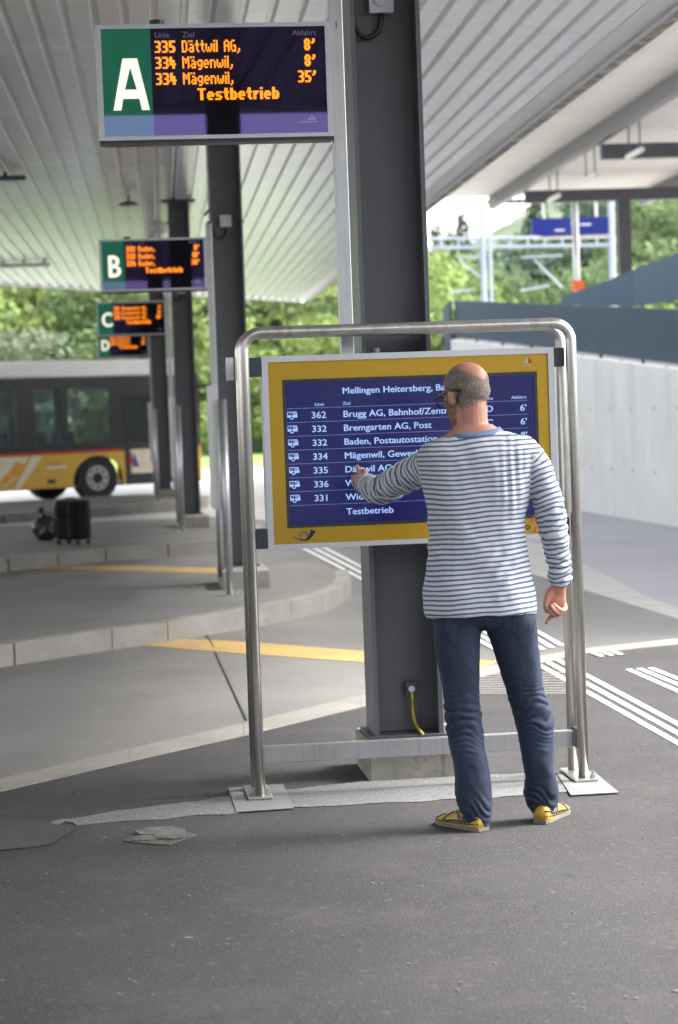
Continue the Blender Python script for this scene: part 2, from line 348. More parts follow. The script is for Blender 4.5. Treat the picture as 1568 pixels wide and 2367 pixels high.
# painted marks
flat('yellow_line', [G(270, 1488, LANE), G(370, 1478, LANE), G(480, 1481, LANE), G(600, 1488, LANE), G(835, 1507, LANE), G(1000, 1520, LANE), G(1150, 1531, LANE), G(1112, 1546, LANE), G(1000, 1543, LANE), G(835, 1533, LANE), G(480, 1507, LANE), G(370, 1498, LANE)], LANE+.008, YEL, kind='structure')
flat('yellow_line', [G(61, 1314, LANE), G(200, 1308, LANE), G(340, 1310, LANE), G(560, 1316, LANE), G(560, 1328, LANE), G(340, 1322, LANE), G(200, 1318, LANE), G(61, 1316, LANE)], LANE+.008, YEL, kind='structure')
flat('yellow_line', [G(205, 1211, LANE), G(300, 1212, LANE), G(400, 1216, LANE), G(400, 1222, LANE), G(205, 1217, LANE)], LANE+.008, YEL, kind='structure')
def stripe(pts, wd, z, mm=None):
    a, b_ = [Vector((p[0], p[1])) for p in pts]; t = (b_-a).normalized(); nn = Vector((-t.y, t.x))*wd/2
    flat('guide_line', [a-nn, b_-nn, b_+nn, a+nn], z, mm or WHT, th=.003, kind='structure')
# tactile guide lines on the platform and across the lane
for a, b_ in (((1249, 1539), (1640, 1760)), ((1268, 1532), (1640, 1736)), ((1290, 1526), (1640, 1714))): stripe((G(*a), G(*b_)), .036, .004)
for a, b_ in (((1453, 1548), (1640, 1630)), ((1478, 1546), (1640, 1613)), ((1505, 1545), (1640, 1598))): stripe((G(*a), G(*b_)), .036, .004)
for a, b_ in (((1363, 1508), (1392, 1519)), ((1386, 1506), (1415, 1517)), ((1408, 1504), (1436, 1515))): stripe((G(*a), G(*b_)), .036, .008)
for dx, dy in ((0, 0), (16, -5), (32, -10)):
    stripe((G(700+dx, 1268+dy, LANE), G(1196+dx, 1530+dy, LANE)), .045, LANE+.012)
for k in range(3): stripe((G(1180+22*k, 1460-4*k, LANE), G(1255+22*k, 1505-5*k, LANE)), .045, LANE+.012)
for k in range(9):    # ribbed warning field
    stripe((G(1085+2*k, 1562+5.2*k), G(1330+4*k, 1554+6.2*k)), .022, .004, WORN)
# joint in the lane concrete
for a, b_ in (((472, 1460), (494, 1497)), ((498, 1510), (570, 1668))):
    p, q = G(*a, LANE), G(*b_, LANE); t = (q-p).normalized(); nn = Vector((-t.y, t.x, 0))*.0055
    flat('lane_joint', [p-nn, q-nn, q+nn, p+nn], LANE+.0085, BLK, th=.002, kind='structure')
# mortar strip under the stand and the pads
def ragged(pts, step=.04, amp=.014):
    out = []; n = len(pts)
    for i in range(n):
        a, b_ = pts[i], pts[(i+1) % n]; k_ = max(1, int((b_-a).length/step)); d = (b_-a).normalized()
        for q_ in range(k_):
            p = a.lerp(b_, q_/k_); o_ = noise.noise(Vector((p.x*9, p.y*9, 3)))*amp*2.2+random.uniform(-amp, amp)*.6; out.append(Vector((p.x-d.y*o_, p.y+d.x*o_, 0)))
    return out
flat('mortar_strip', ragged([G(85, 1912), G(130, 1898), G(300, 1873), G(540, 1842), G(700, 1824), G(900, 1802), G(1100, 1792), G(1300, 1786), G(1312, 1832), G(1180, 1842), G(900, 1858), G(680, 1868), G(500, 1884), G(186, 1908), G(150, 1900), G(110, 1910)]), .004, GRAV, kind='structure')
flat('mortar_pad', [G(528, 1825), G(655, 1816), G(680, 1872), G(547, 1881)], .008, MORT, kind='structure')
flat('mortar_pad', [G(1285, 1788), G(1372, 1786), G(1432, 1836), G(1320, 1842)], .008, MORT, kind='structure')
# old round patch and the broken patch
pc = G(-30, 1934); rr = [Vector((pc[0]+.32*math.cos(t)+.012*math.sin(7*t), pc[1]+.32*math.sin(t)+.012*math.cos(5*t))) for t in [k*math.pi/20 for k in range(40)]]
flat('round_patch', ragged([Vector((p.x, p.y, 0)) for p in rr], .03, .006), .006, ASPH2, kind='structure')
hp = [G(285, 1946), G(330, 1929), G(375, 1919), G(430, 1924), G(462, 1934), G(420, 1945), G(392, 1955), G(350, 1953)]
bp_ = flat('broken_patch', hp, .005, LUMP, kind='structure')
for c, s in ((G(372, 1927), .10), (G(345, 1941), .06), (G(400, 1938), .075), (G(330, 1944), .045)):
    n = 7; base = [(c[0]+s*math.cos(6.283*k/n+.3)*random.uniform(.9, 1.05), c[1]+s*.9*math.sin(6.283*k/n+.3)*random.uniform(.9, 1.05)) for k in range(n)]
    MB().poly(base, .0055, .0075+random.uniform(.002, .009)).build('concrete_lump', LUMP, bp_)
# small litter: chewing gum spots and chips of stone on the asphalt
chips = MB()
for k in range(70):
    p = G(random.uniform(-20, 1590), random.uniform(1930, 2390)); s = random.uniform(.002, .0055)
    if random.random() < .15: s *= 1.9
    chips.poly([(p[0]+s*math.cos(t)*1.3, p[1]+s*math.sin(t)) for t in [k2*math.pi/3+random.uniform(-.3, .3) for k2 in range(6)]], .0, .004)
tag(chips.build('stone_chips', mat('chip_stone', (.15, .145, .14), .9, var=.3, scale=3)), kind='stuff', label='pale stone chips and gum spots scattered over the near asphalt', cat='debris')
# far ground: verge, road strip
flat('grass_verge', [(-60, 70), (60, 70), (60, 105), (-60, 118)], LANE+.02, GRASS, kind='structure')
flat('grass_verge', [(-60, 140), (60, 128), (60, 150), (-60, 160)], LANE+.02, GRASS, kind='structure')
# wooded hill
bm = bmesh.new(); gv = {}
def hill_z(x, y):
    t = max(0, (y-95)/70) + max(0, (x-5)/55)*max(0, min(1, (y-75)/30))*1.0
    t = min(t, 3.2 if x > 30 else max(1.75, 1.75+(x-14)*.09))
    return -0.3 + 9.5*t + 1.2*noise.noise(Vector((x*.05, y*.05, 0)))*min(1, t*3) - (.6 if t <= 0 else 0)
for i in range(41):
    for j in range(31): 
        x = -120+i*6; y = 78+j*7; gv[i, j] = bm.verts.new((x, y, hill_z(x, y)))
for i in range(40):
    for j in range(30): bm.faces.new((gv[i, j], gv[i+1, j], gv[i+1, j+1], gv[i, j+1]))
me = bpy.data.meshes.new('hill'); bm.to_mesh(me); bm.free(); tag(link('hillside', me, SOIL, smooth=True), kind='structure')

# ------------------------------------------------------------------ roof over the bus station
RY = rad(4.6); rd = Vector((-math.sin(RY), math.cos(RY), 0)); rl = Vector((-math.cos(RY), -math.sin(RY), 0))   # along, left
RZ = 4.65; RO = Vector((2.83, 17.2, RZ))
def far_end(u):      # how far (along) the roof runs at lateral offset u from its right edge
    # far edge passes (-.70,60.7) and (-7.4,48)
    p = Vector((-.70, 60.7)); q = Vector((-7.4, 48.0)); e = q-p
    o = Vector((RO.x+rl.x*u, RO.y+rl.y*u)); d = Vector((rd.x, rd.y))
    den = d.x*e.y-d.y*e.x; return ((p.x-o.x)*e.y-(p.y-o.y)*e.x)/den
roof = empty('canopy_roof', (RO.x, RO.y, RZ), RY, label='large flat canopy with ribbed pale metal soffit over the bus lanes', cat='canopy roof')
# local frame of the empty: -x is left, +y is along
joints = [-20.0, -15.6, -7.2, 1.2, 9.4, 17.9, 26.5, 35.0, 46.0]
PIT = .225; NST = 81
for r in range(len(joints)-1):
    b = bmesh.new(); a0, a1 = joints[r]+.006, joints[r+1]-.006
    if r == 0: a0 = -19.0
    for s in range(NST):
        u0 = .34+s*PIT
        prof = [(u0, 0), (u0+.155, 0), (u0+.168, .045), (u0+.206, .045), (u0+PIT, 0)]
        e = min(a1, far_end(u0+PIT/2))
        if e <= a0: continue
        nseg = 1
        va = [b.verts.new((-p[0], a0, p[1])) for p in prof]; vb = [b.verts.new((-p[0], e, p[1])) for p in prof]
        for k in range(4): b.faces.new((va[k], va[k+1], vb[k+1], vb[k]))
    if not b.faces: b.free(); continue
    me = bpy.data.meshes.new('soffit'); b.to_mesh(me); b.free(); link('soffit_sheet', me, SOFF, roof)
fe = far_end(.2)
box('edge_flashing', SOFT, roof, -.335, -.10, -19.0, fe, -.004, .05)
box('edge_strip', ALUF, roof, -.10, -.045, -19.0, fe, -.03, .02)
box('stained_edge', STAIN, roof, -.045, .10, -19.0, fe, -.008, .05)
# roof top slab
pts = [(.10, -19.0), (.10, fe), (-18.6, far_end(18.6)), (-18.6, -19.0)]
MB().poly(pts, .06, .42).build('roof_slab', SOFT, roof)
# edge caps along the far end
b = MB()
u = .34
p0 = Vector((-.1, far_end(.1), 0)); p1 = Vector((-18.6, far_end(18.6), 0)); t = (p1-p0).normalized(); nn = Vector((-t.y, t.x, 0))*-.06
b.slab([p0+Vector((0, 0, -.05)), p1+Vector((0, 0, -.05)), p1+Vector((0, 0, .42)), p0+Vector((0, 0, .42))], nn); b.build('end_fascia', SOFT, roof)
box('near_fascia', SOFT, roof, -18.6, .10, -19.12, -19.01, -.045, .42)
# small fittings hanging from the soffit
def soffit_at(u_, v_): 
    p = G(u_, v_, RZ); return p
def fitting(px, label, cat='ceiling lamp'):
    p = soffit_at(*px); t = empty('ceiling_lamp', p, RY, label=label, cat=cat)
    MB().tube([(0, 0, 0), (0, 0, -.10)], .02, 8).build('stem', STEELD, t)
    MB().tube([(0, 0, -.08), (0, 0, -.13)], [.06, .16], 14).build('lamp_shade', STEELD, t)
fitting((297, 452), 'small dark bell lamp under the soffit above sign B')
p = soffit_at(12, 398); t = empty('ceiling_lamp', p, RY, label='dark linear lamp on the soffit at the left picture edge', cat='ceiling lamp')
box('lamp_body', STEELD, t, -.35, .25, -.06, .06, -.10, -.05); MB().tube([(0, 0, 0), (0, 0, -.06)], .03, 8).build('stem', STEELD, t)
p = soffit_at(55, 603); t = empty('ceiling_lamp', p, RY, label='white strip lamp under the soffit near the far roof edge', cat='ceiling lamp')
box('lamp_body', TUBE, t, -.55, .5, -.06, .06, -.12, -.04)
for x in (-.4, 0, .4): MB().tube([(x, 0, 0), (x, 0, -.05)], .03, 8).build('stem', STEELD, t)
p = W(368, 525, 30.5); t = empty('floodlight', p, RY, label='pale round floodlight fixed beside the third column head', cat='floodlight')
MB().ball((0, 0, 0), (.12, .10, .10)).build('lamp_head', mat('pale_lamp', (.42, .43, .40), .4), t, True)
MB().tube([(0, 0, 0), (.22, .2, .12)], .02, 8).build('bracket', STEELD, t)

# ------------------------------------------------------------------ columns
PSI = rad(6.35)
COLS = [(1.43, -1.35), (.255, 9.50), (-.963, 20.35), (-2.147, 31.2), (-3.379, 42.05)]
def column(i, x, y):
    lab = ['dark steel column standing behind the viewer in the row', 'nearest dark grey steel column right behind the yellow board',
           'second steel column, between sign A and sign B poles', 'third steel column, behind and right of sign B', 'fourth steel column, beside the front of the bus'][i]
    t = empty('steel_column', (x, y, 0), PSI, label=lab, cat='column', group='steel columns in a row under the canopy')
    H, fw, ft, wt = RZ+.04, .30, .019, .012
    z0 = .1805
    MB().box(-.15, -.15+ft, -.15, .15, z0, H).build('flange', STEEL, t)
    MB().box(.15-ft, .15, -.15, .15, z0, H).build('flange', STEEL, t)
    MB().box(-.15+ft, .15-ft, -.006, .006, z0, H).build('web', STEEL, t)
    box('base_plate', STEELD, t, -.175, .19, -.18, .18, .166, .18)
    box('head_plate', STEELD, t, -.24, .24, -.2, .2, H-.06, H-.03)
    fy = -.24 if i != 2 and i != 3 else -.75
    cb = MB().box(-.19, .24, fy, .24, -.01, .165, bev=.008).build('concrete_footing', FOOT, t)
    # junction box with a cable loop on the web
    zb = {1: 3.30, 2: 3.33, 3: 3.33, 4: 3.2, 0: 3.3}[i]
    jb = MB().box(-.055, .055, -.05, -.008, zb, zb+.11, bev=.006).build('junction_box', BOXG, t)
    MB().tube([(0, -.052, zb+.06), (0, -.058, zb+.06)], .032, 16).build('box_cover', BOXG, jb)
    MB().tube([(0, -.03, zb), (0, -.03, zb-.03), (-.01, -.035, zb-.07), (-.04, -.04, zb-.10), (-.07, -.04, zb-.105), (-.10, -.04, zb-.09), (-.12, -.04, zb-.04), (-.128, -.04, zb+.05), (-.13, -.05, zb+.12), (-.16, -.12, zb+.15), (-.20, -.17, zb+.10)], .011, 8).build('cable', BLK, t, True)
    if i == 1:
        sb = MB().box(.03-.026, .03+.026, -.04, -.008, .335, .395, bev=.004).build('socket_box', STEELD, t)
        MB().tube([(.03, -.045, .365), (.03, -.052, .365)], .014, 14).build('socket_cap', BOXG, sb)
        MB().tube([(.03, -.045, .355), (.031, -.049, .33), (.031, -.047, .28), (.036, -.045, .23), (.046, -.06, .198), (.05, -.20, .187)], .007, 8).build('earth_cable', GREENC, t, True)
    return t
for i, (x, y) in enumerate(COLS): column(i, x, y)

# ------------------------------------------------------------------ dot-matrix lettering
GL = {
'3': ["###.","...#","...#",".##.","...#","...#","###."], '5': ["####","#...","#...","###.","...#","...#","###."], '4': ["#...","#...","#.#.","#.#.","####","..#.","..#."],
'8': [".##.","#..#","#..#",".##.","#..#","#..#",".##."], '2': [".##.","#..#","...#","..#.",".#..","#...","####"], '0': [".##.","#..#","#..#","#..#","#..#","#..#",".##."],
'1': [".#","##",".#",".#",".#",".#",".#"], '6': [".##.","#...","#...","###.","#..#","#..#",".##."], "'": [".#",".#","#.","..","..","..",".."], ',': ["..","..","..","..","..",".#",".#","#."],
'D': ["###.","#..#","#..#","#..#","#..#","#..#","###."], 'ä': ["#.#.","....",".##.","...#",".###","#..#",".###"], 't': [".#.",".#.","###",".#.",".#.",".#.","..#"],
'w': [".....",".....","#...#","#...#","#.#.#","#.#.#",".#.#."], 'i': ["#",".","#","#","#","#","#"], 'l': ["#","#","#","#","#","#","#"], 'A': [".##.","#..#","#..#","####","#..#","#..#","#..#"],
'G': [".##.","#...","#...","#.##","#..#","#..#",".###"], 'M': ["#...#","##.##","#.#.#","#.#.#","#...#","#...#","#...#"], 'g': ["....","....",".###","#..#","#..#",".###","...#",".##."],
'e': ["....","....",".##.","#..#","####","#...",".##."], 'n': ["....","....","###.","#..#","#..#","#..#","#..#"], 'T': ["#####","..#..","..#..","..#..","..#..","..#..","..#.."],
's': ["....","....",".###","#...",".##.","...#","###."], 'b': ["#...","#...","###.","#..#","#..#","#..#","###."], 'r': ["...","...","#.#","##.","#..","#..","#.."],
'B': ["###.","#..#","#..#","###.","#..#","#..#","###."], 'a': ["....","....",".##.","...#",".###","#..#",".###"], 'd': ["...#","...#",".###","#..#","#..#","#..#",".###"], ' ': ["..."]*7,
'm': [".....",".....","####.","#.#.#","#.#.#","#.#.#","#.#.#"]}
def led_text(mb, txt, x, ztop, bold=False, right=False, cx=.0050, cz=.0070):
    cells = []; cur = 0
    for ch in txt:
        gph = GL[ch]; wd = max(len(r) for r in gph)
        for r, row in enumerate(gph):
            for c, q in enumerate(row):
                if q == '#':
                    cells.append((cur+c, r))
                    if bold: cells.append((cur+c+1, r))
        cur += wd+1+(1 if bold else 0)
    cells = set(cells); x0 = x-(cur-1)*cx if right else x
    for c, r in cells:
        X = x0+c*cx; Z = ztop-(r+1)*cz
        mb.sheet([(X-cx*.14, -.0, Z-cz*.05), (X+cx*1.14, -.0, Z-cz*.05), (X+cx*1.14, -.0, Z+cz*1.05), (X-cx*.14, -.0, Z+cz*1.05)])
    return cur*cx

TILT = rad(0.7)
def display(letter, px, py, rows, foot):
    t = empty('departure_display', (px, py, 0), PSI, label='', cat='departure display', group='departure displays hung on slim silver poles')
    # mounting pole
    p = MB().box(-.034, .022, -.03, .03, 1.15 if letter == 'A' else .52, 3.35, bev=.004).build('pole', ALU, t)
    box('pole_cap', STEELD, t, -.02, .012, -.02, .02, 3.351, 3.37)
    box('pole_slot', BLK, t, -.009, -.005, -.0315, -.0295, 3.20, 3.23)
    X0, X1, Z0, Z1 = -1.018, -.034, 2.749, 3.227; Y = -.045
    fr = MB()
    fr.box(X0, X1, Y, Y+.10, Z1-.018, Z1).box(X0, X1, Y, Y+.10, Z0, Z0+.016).box(X0, X0+.024, Y, Y+.10, Z0+.016, Z1-.018).box(X1-.024, X1, Y, Y+.10, Z0+.016, Z1-.018)
    fr.build('frame', ALUF, t)
    box('housing', STEELD, t, X0+.004, X1-.004, Y+.02, Y+.115, Z0-.014, Z1-.004)
    MB().tube([(X0+.26, 0, Z1), (X0+.26, 0, Z1+.022)], .032, 16).build('antenna_puck', BLK, t)
    x0, x1, zt, zb = X0+.024, X1-.024, Z1-.018, Z0+.016
    yf = Y+.012
    MB().box(x0+.205, x1, yf, yf+.004, zb, zt).build('black_face', LEDB, t)
    gp = MB().box(x0, x0+.2045, yf, yf+.004, zb, zt).build('green_panel', GREEN, t)
    # platform letter
    if letter == 'A':
        ax, az = x0+.040, zt-.335; H = .215; Wd = .152
        def P(a, c): return (ax+a*Wd, yf-.0015, az+c*H)
        m = MB()
        half = [(0, 0), (.22, 0), (.28, .22), (.34, .40), (.5, .82), (.5, 1), (.30, 1)]
        m.sheet([P(*q) for q in half]); m.sheet([P(1-a, c) for a, c in half]); m.sheet([P(.28, .22), P(.72, .22), P(.66, .40), P(.34, .40)])
        bmesh.ops.remove_doubles(m.b, verts=m.b.verts, dist=1e-5)
        lm = m.mesh()
    else:
        lm = text_mesh(letter, .205, bold=.045, xs=.78); lm.transform(Matrix.Translation((x0+.045, yf-.0015, zt-.325)))
    link('platform_letter', lm, LETW, gp)
    for wd_, hx_, al_ in (('Linie', .222, 'LEFT'), ('Ziel', .338, 'LEFT'), ('Abfahrt', .900, 'RIGHT')):
        hm = text_mesh(wd_, .024, align=al_); hm.transform(Matrix.Translation((x0+hx_, yf-.001, zt-.036))); link('heading_text', hm, GREYT, t)
    zr = zt-.050
    def led(*a, **k):
        m = MB(); led_text(m, *a, **k); me = m.mesh(); me.transform(Matrix.Translation((0, yf-.0015, 0))); link('led_text', me, LED, t)
    for n_, dest, mins in rows:
        led(n_, x0+.222, zr, bold=True); led(dest, x0+.335, zr, cx=.0055); led(mins, x0+.893, zr, bold=True, right=True); zr -= .0665
    led('Testbetrieb', x0+.393, zr, bold=True, cx=.0057)
    lg = MB(); qx, qz = x1-.085, zb+.065       # small pale operator mark
    lg.sheet([(qx, 0, qz-.012), (qx+.018, 0, qz-.012), (qx+.018, 0, qz+.010)]).sheet([(qx+.021, 0, qz+.010), (qx+.021, 0, qz-.012), (qx+.038, 0, qz-.012)])
    lg.sheet([(qx-.04, 0, qz-.020), (qx+.04, 0, qz-.020), (qx+.04, 0, qz-.0165), (qx-.04, 0, qz-.0165)])
    me = lg.mesh(); me.transform(Matrix.Translation((0, yf-.001, 0))); link('operator_mark', me, GREYT, t)
    MB().slab([(x0, Y+.0020, zb), (x1, Y+.0020, zb), (x1, Y+.0058, zt), (x0, Y+.0058, zt)], (0, .0015, 0)).build('cover_glass', COATG, t)      # panes lean back a little
    t['label'] = foot
    return t
DP = [W(784, 190, 9.25), W(490, 700, 20.15), W(391, 760, 31.0), W(349, 820, 42.0)]
display('A', DP[0].x, 9.25, [('335', 'Dättwil AG,', "8'"), ('334', 'Mägenwil,', "8'"), ('334', 'Mägenwil,', "35'")], 'large nearest display with white letter A and amber departure lines')
display('B', DP[1].x, 20.15, [('332', 'Baden,', "8'"), ('332', 'Baden,', "18'"), ('334', 'Baden,', "38'")], 'display with letter B on green, second in the row of signs')
display('C', DP[2].x, 31.0, [('331', 'Bremgarten AG,', "2'"), ('332', 'Bremgarten AG,', "6'"), ('332', 'Bremgarten AG,', "36'")], 'small display with letter C directly above the D sign')
display('D', DP[3].x, 42.0, [('362', 'Bremgarten,', "6'"), ('332', 'Bremgarten,', "6'"), ('362', 'Bremgarten,', "36'")], 'smallest farthest display with letter D just above the bus roof')

# slim timetable stands seen edge-on before columns two to four
def stand(px, py, lab):
    t = empty('timetable_stand', (px, py, 0), PSI, label=lab, cat='timetable stand', group='timetable stands seen edge-on before the far columns')
    MB().tube([(0, 0, 0), (0, 0, 1.72)], .030, 12).build('post', ALU, t, True)
    MB().tube([(-.02, .9, 0.1), (-.02, .9, 1.72)], .030, 12).build('post', ALU, t, True)
    box('timetable_case', ALUF, t, -.095, -.045, .05, .85, .75, 1.85)
    box('foot_plate', ALU, t, -.07, .07, -.07, .07, 0, .012)
stand(W(533, 1372, 19.0).x, 18.95, 'timetable stand seen edge-on before the second column')
stand(W(424, 1230, 29.6).x, 29.55, 'timetable stand seen edge-on before the third column, near the luggage')
stand(W(366, 1160, 40.0).x, 40.0, 'timetable stand seen edge-on before the fourth column, at the bus')

# ------------------------------------------------------------------ yellow information board in its steel stand
O = Vector((-.368, 8.90, 0))
ST = empty('information_board', O, PSI, label='yellow framed board with blue departure screen between stainless steel tube hoops', cat='information board')
SW, SH, RB = 1.365, 1.925, .0225
def hoop(y):
    r = .075; pts = [(0, y, 0.01), (0, y, SH-r)]
    for k in range(1, 8): a = k/8*math.pi/2; pts.append((r-r*math.cos(a), y, SH-r+r*math.sin(a)))
    pts += [(r, y, SH), (SW-r, y, SH)]
    for k in range(1, 8): a = k/8*math.pi/2; pts.append((SW-r+r*math.sin(a), y, SH-r+r*math.cos(a)))
    pts += [(SW, y, SH-r), (SW, y, 0.01)]
    # densify straight runs is not needed
    return MB().tube(pts, RB, 24).build('tube_hoop', INOX, ST, True)
hoop(0); hoop(.2)
for x in (0, SW):
    bp2 = MB().box(x-.05, x+.05, -.055, .255, .010, .020, bev=.003).build('foot_plate', INOX, ST)
    for yy in (-.038, .238):
        MB().tube([(x+.030, yy, .020), (x+.030, yy, .036)], .012, 6).tube([(x+.030, yy, .036), (x+.030, yy, .050)], .006, 8).build('bolt', ALU, bp2)
MB().box(RB+.003, SW-RB-.003, .075, .115, .135, .207, bev=.003).build('lower_rail', ALU, ST)
for x in (0, SW): box('rail_plate', STEELD, ST, x-.008, x+.008, .023, .177, .13, .212)
bx0 = .0745; bx1 = bx0+1.222; bz0, bz1 = 1.030, 1.826; BY = .02
for x in (RB, bx1+.001):
    for z in (1.035, 1.745):
        xx = (RB+.001, bx0-.001) if x == RB else (bx1+.001, SW-RB-.001)
        box('clamp', DBLUE, ST, xx[0], xx[1], .02, .15, z, z+.078, bev=.003)
box('white_tag', WHP, ST, -.062, -.030, .19, .20, 1.735, 1.83)
f = MB(); fw = .025
f.box(bx0, bx1, BY, BY+.02, bz1-fw, bz1).box(bx0, bx1, BY, BY+.02, bz0, bz0+.020).box(bx0, bx0+fw, BY, BY+.02, bz0+.020, bz1-fw).box(bx1-fw, bx1, BY, BY+.02, bz0+.020, bz1-fw)
f.build('frame', ALUF, ST)
box('cabinet', ALUF, ST, bx0+.002, bx1-.002, BY+.0205, BY+.14, bz0+.002, bz1-.002)
MB().tube([(bx0+.465, .07, bz1), (bx0+.465, .07, bz1+.022)], .032, 16).build('antenna_puck', BLK, ST)
yp = BY+.010
sx0, sx1, sz0, sz1 = bx0+.096, bx0+1.136, bz1-.697, bz1-.112
f = MB(); q = .014
f.box(bx0+fw, bx1-fw, yp, yp+.004, sz1+q, bz1-fw).box(bx0+fw, bx1-fw, yp, yp+.004, bz0+.02, sz0-q).box(bx0+fw, sx0-q, yp, yp+.004, sz0-q, sz1+q).box(sx1+q, bx1-fw, yp, yp+.004, sz0-q, sz1+q)
f.build('yellow_panel', YPAN, ST)
f = MB(); f.box(sx0-q, sx1+q, yp+.001, yp+.005, sz1, sz1+q).box(sx0-q, sx1+q, yp+.001, yp+.005, sz0-q, sz0).box(sx0-q, sx0, yp+.001, yp+.005, sz0, sz1).box(sx1, sx1+q, yp+.001, yp+.005, sz0, sz1)
f.build('bezel', BEZ, ST)
scr = box('screen', SCRB, ST, sx0, sx1, yp+.0055, yp+.008, sz0, sz1)
ty = yp+.0045; 
def tx(s, x, ztop_c, cap, bold=.024, xs=1.12, align='LEFT'):
    me = text_mesh(s, cap, bold, xs, align); me.transform(Matrix.Translation((bx0+x, ty, bz1-ztop_c-cap/2))); link('screen_text', me, SCRT, scr)
tx('Mellingen Heitersberg, Bahnhof', .330, .150, .0270)
tx('Linie', .214, .203, .0135, .012); tx('Ziel', .331, .203, .0135, .012); tx('Kante', .962, .203, .0135, .012, align='RIGHT'); tx('Abfahrt', 1.103, .203, .0135, .012, align='RIGHT')
ROWS = [('362', 'Brugg AG, Bahnhof/Zentrum', 'D', "6'"), ('332', 'Bremgarten AG, Post', 'C', "6'"), ('332', 'Baden, Postautostation', 'B', "8'"), ('334', 'Mägenwil, Gewerbe', 'A', "8'"),
        ('335', 'Dättwil AG, Kreuz', 'A', "8'"), ('336', 'Wohlen AG', 'C', "9'"), ('331', 'Widen', 'C', "9'")]
for k, (n_, dst, kt, mn) in enumerate(ROWS):
    zc = .2465+.0572*k
    tx(n_, .198, zc, .0275); tx(dst, .330, zc, .0275); tx(kt, .930, zc, .0275); tx(mn, 1.103, zc, .0275, align='RIGHT')
tx('Testbetrieb', .330, .650, .0275)
for k in range(8):
    zc = bz1-(.2465-.0286+.0572*k); MB().sheet([(bx0+.098, ty, zc-.001), (bx0+1.106, ty, zc-.001), (bx0+1.106, ty, zc+.001), (bx0+.098, ty, zc+.001)]).build('screen_line', SCRL, scr)
for k in range(7):          # little bus pictograms
    zc = bz1-(.2465+.0572*k); x = bx0+.099; m = MB()
    def Rr(a, b_, c, d): m.sheet([(x+a*.001, ty, zc+c*.001), (x+b_*.001, ty, zc+c*.001), (x+b_*.001, ty, zc+d*.001), (x+a*.001, ty, zc+d*.001)])
    Rr(0, 38, 13, 16); Rr(0, 3, -8, 13); Rr(12, 14, 2, 13); Rr(22, 24, 2, 13); Rr(26, 27.5, 2, 13); Rr(29, 30.5, 2, 13); Rr(32, 33.5, 2, 13); Rr(0, 12, -8, 2); Rr(24, 42, -8, 2)
    m.sheet([(x+.038, ty, zc+.016), (x+.042, ty, zc+.002), (x+.036, ty, zc+.002), (x+.035, ty, zc+.013)])
    for a in range(16):
        t0, t1 = a*math.pi/8, (a+1)*math.pi/8
        m.sheet([(x+.018+.0045*math.cos(t0), ty, zc-.008+.0045*math.sin(t0)), (x+.018+.0085*math.cos(t0), ty, zc-.008+.0085*math.sin(t0)), (x+.018+.0085*math.cos(t1), ty, zc-.008+.0085*math.sin(t1)), (x+.018+.0045*math.cos(t1), ty, zc-.008+.0045*math.sin(t1))])
    me = m.mesh(); link('bus_pictogram', me, SCRT, scr)
# post horn emblem
hx, hz = bx0+.098+.052, bz0+.051; yy = yp-.001
def horn(m, off, y_):
    N = 28
    for a in range(N):
        t0, t1 = a*2*math.pi/N, (a+1)*2*math.pi/N; ri, ro = .0155-off, .0190+off
        m.sheet([(hx+ri*math.cos(t0), y_, hz+ri*math.sin(t0)), (hx+ro*math.cos(t0), y_, hz+ro*math.sin(t0)), (hx+ro*math.cos(t1), y_, hz+ro*math.sin(t1)), (hx+ri*math.cos(t1), y_, hz+ri*math.sin(t1))])
    # mouthpiece, foot of the coil, flaring bell
    c = [(-.052, .000), (-.035, -.011), (-.018, -.019), (0, -.0215), (.015, -.018), (.028, -.006), (.037, .010), (.043, .026)]
    wv = [.0018, .002, .002, .0025, .004, .0065, .009, .0115]
    c = [(a*.9, b_*.85) for a, b_ in c]
    for i in range(len(c)-1):
        (xa, za), (xb, zb) = c[i], c[i+1]; d = Vector((xb-xa, zb-za)).normalized(); nx, nz = -d.y, d.x
        wa, wb = wv[i]+off, wv[i+1]+off
        m.sheet([(hx+xa-nx*wa, y_, hz+za-nz*wa), (hx+xb-nx*wb, y_, hz+zb-nz*wb), (hx+xb+nx*wb, y_, hz+zb+nz*wb), (hx+xa+nx*wa, y_, hz+za+nz*wa)])
m = MB(); horn(m, .0016, yp-.0008); em = m.build('emblem_outline', PINKP, ST); m = MB(); horn(m, 0, yp-.0014); m.build('post_horn_emblem', BLKP, ST)
# red outlined cross-arrow emblem and the black letter before it
ex, ez = bx0+1.122, bz0+.058; k = .0042
pl = [(-4.2, -2.2+4), (-3.6, 6.6), (.6, 6.6), (.6, 2.2), (5.2, 2.2), (5.2, -2.0), (.4, -2.0), (-.4, -6.6), (-4.4, -6.6)]
def path(m, pts, wd, y_):
    for i in range(len(pts)-1):
        a = Vector(pts[i])*k; b_ = Vector(pts[i+1])*k; d = (b_-a).normalized(); a = a-d*wd*.5; b_ = b_+d*wd*.5; n_ = Vector((-d.y, d.x))*wd/2
        m.sheet([(ex+p.x, y_, ez+p.y) for p in (a-n_, b_-n_, b_+n_, a+n_)])
pl = [(-3.5, 2), (-3.1, 7), (.8, 7), (.8, 2.6), (5.6, 2.6), (5.6, -2.4), (.4, -2.4), (-.2, -7), (-4.2, -7)]
m = MB(); path(m, pl, .0075, yp-.0006); m.build('emblem_outline', PINKP, ST); m = MB(); path(m, pl, .0042, yp-.0012); m.build('cross_emblem', REDP, ST)
me = text_mesh('auto', .030, .03, align='RIGHT'); me.transform(Matrix.Translation((ex-.020, yp-.001, ez-.02))); link('black_lettering', me, BLKP, ST)
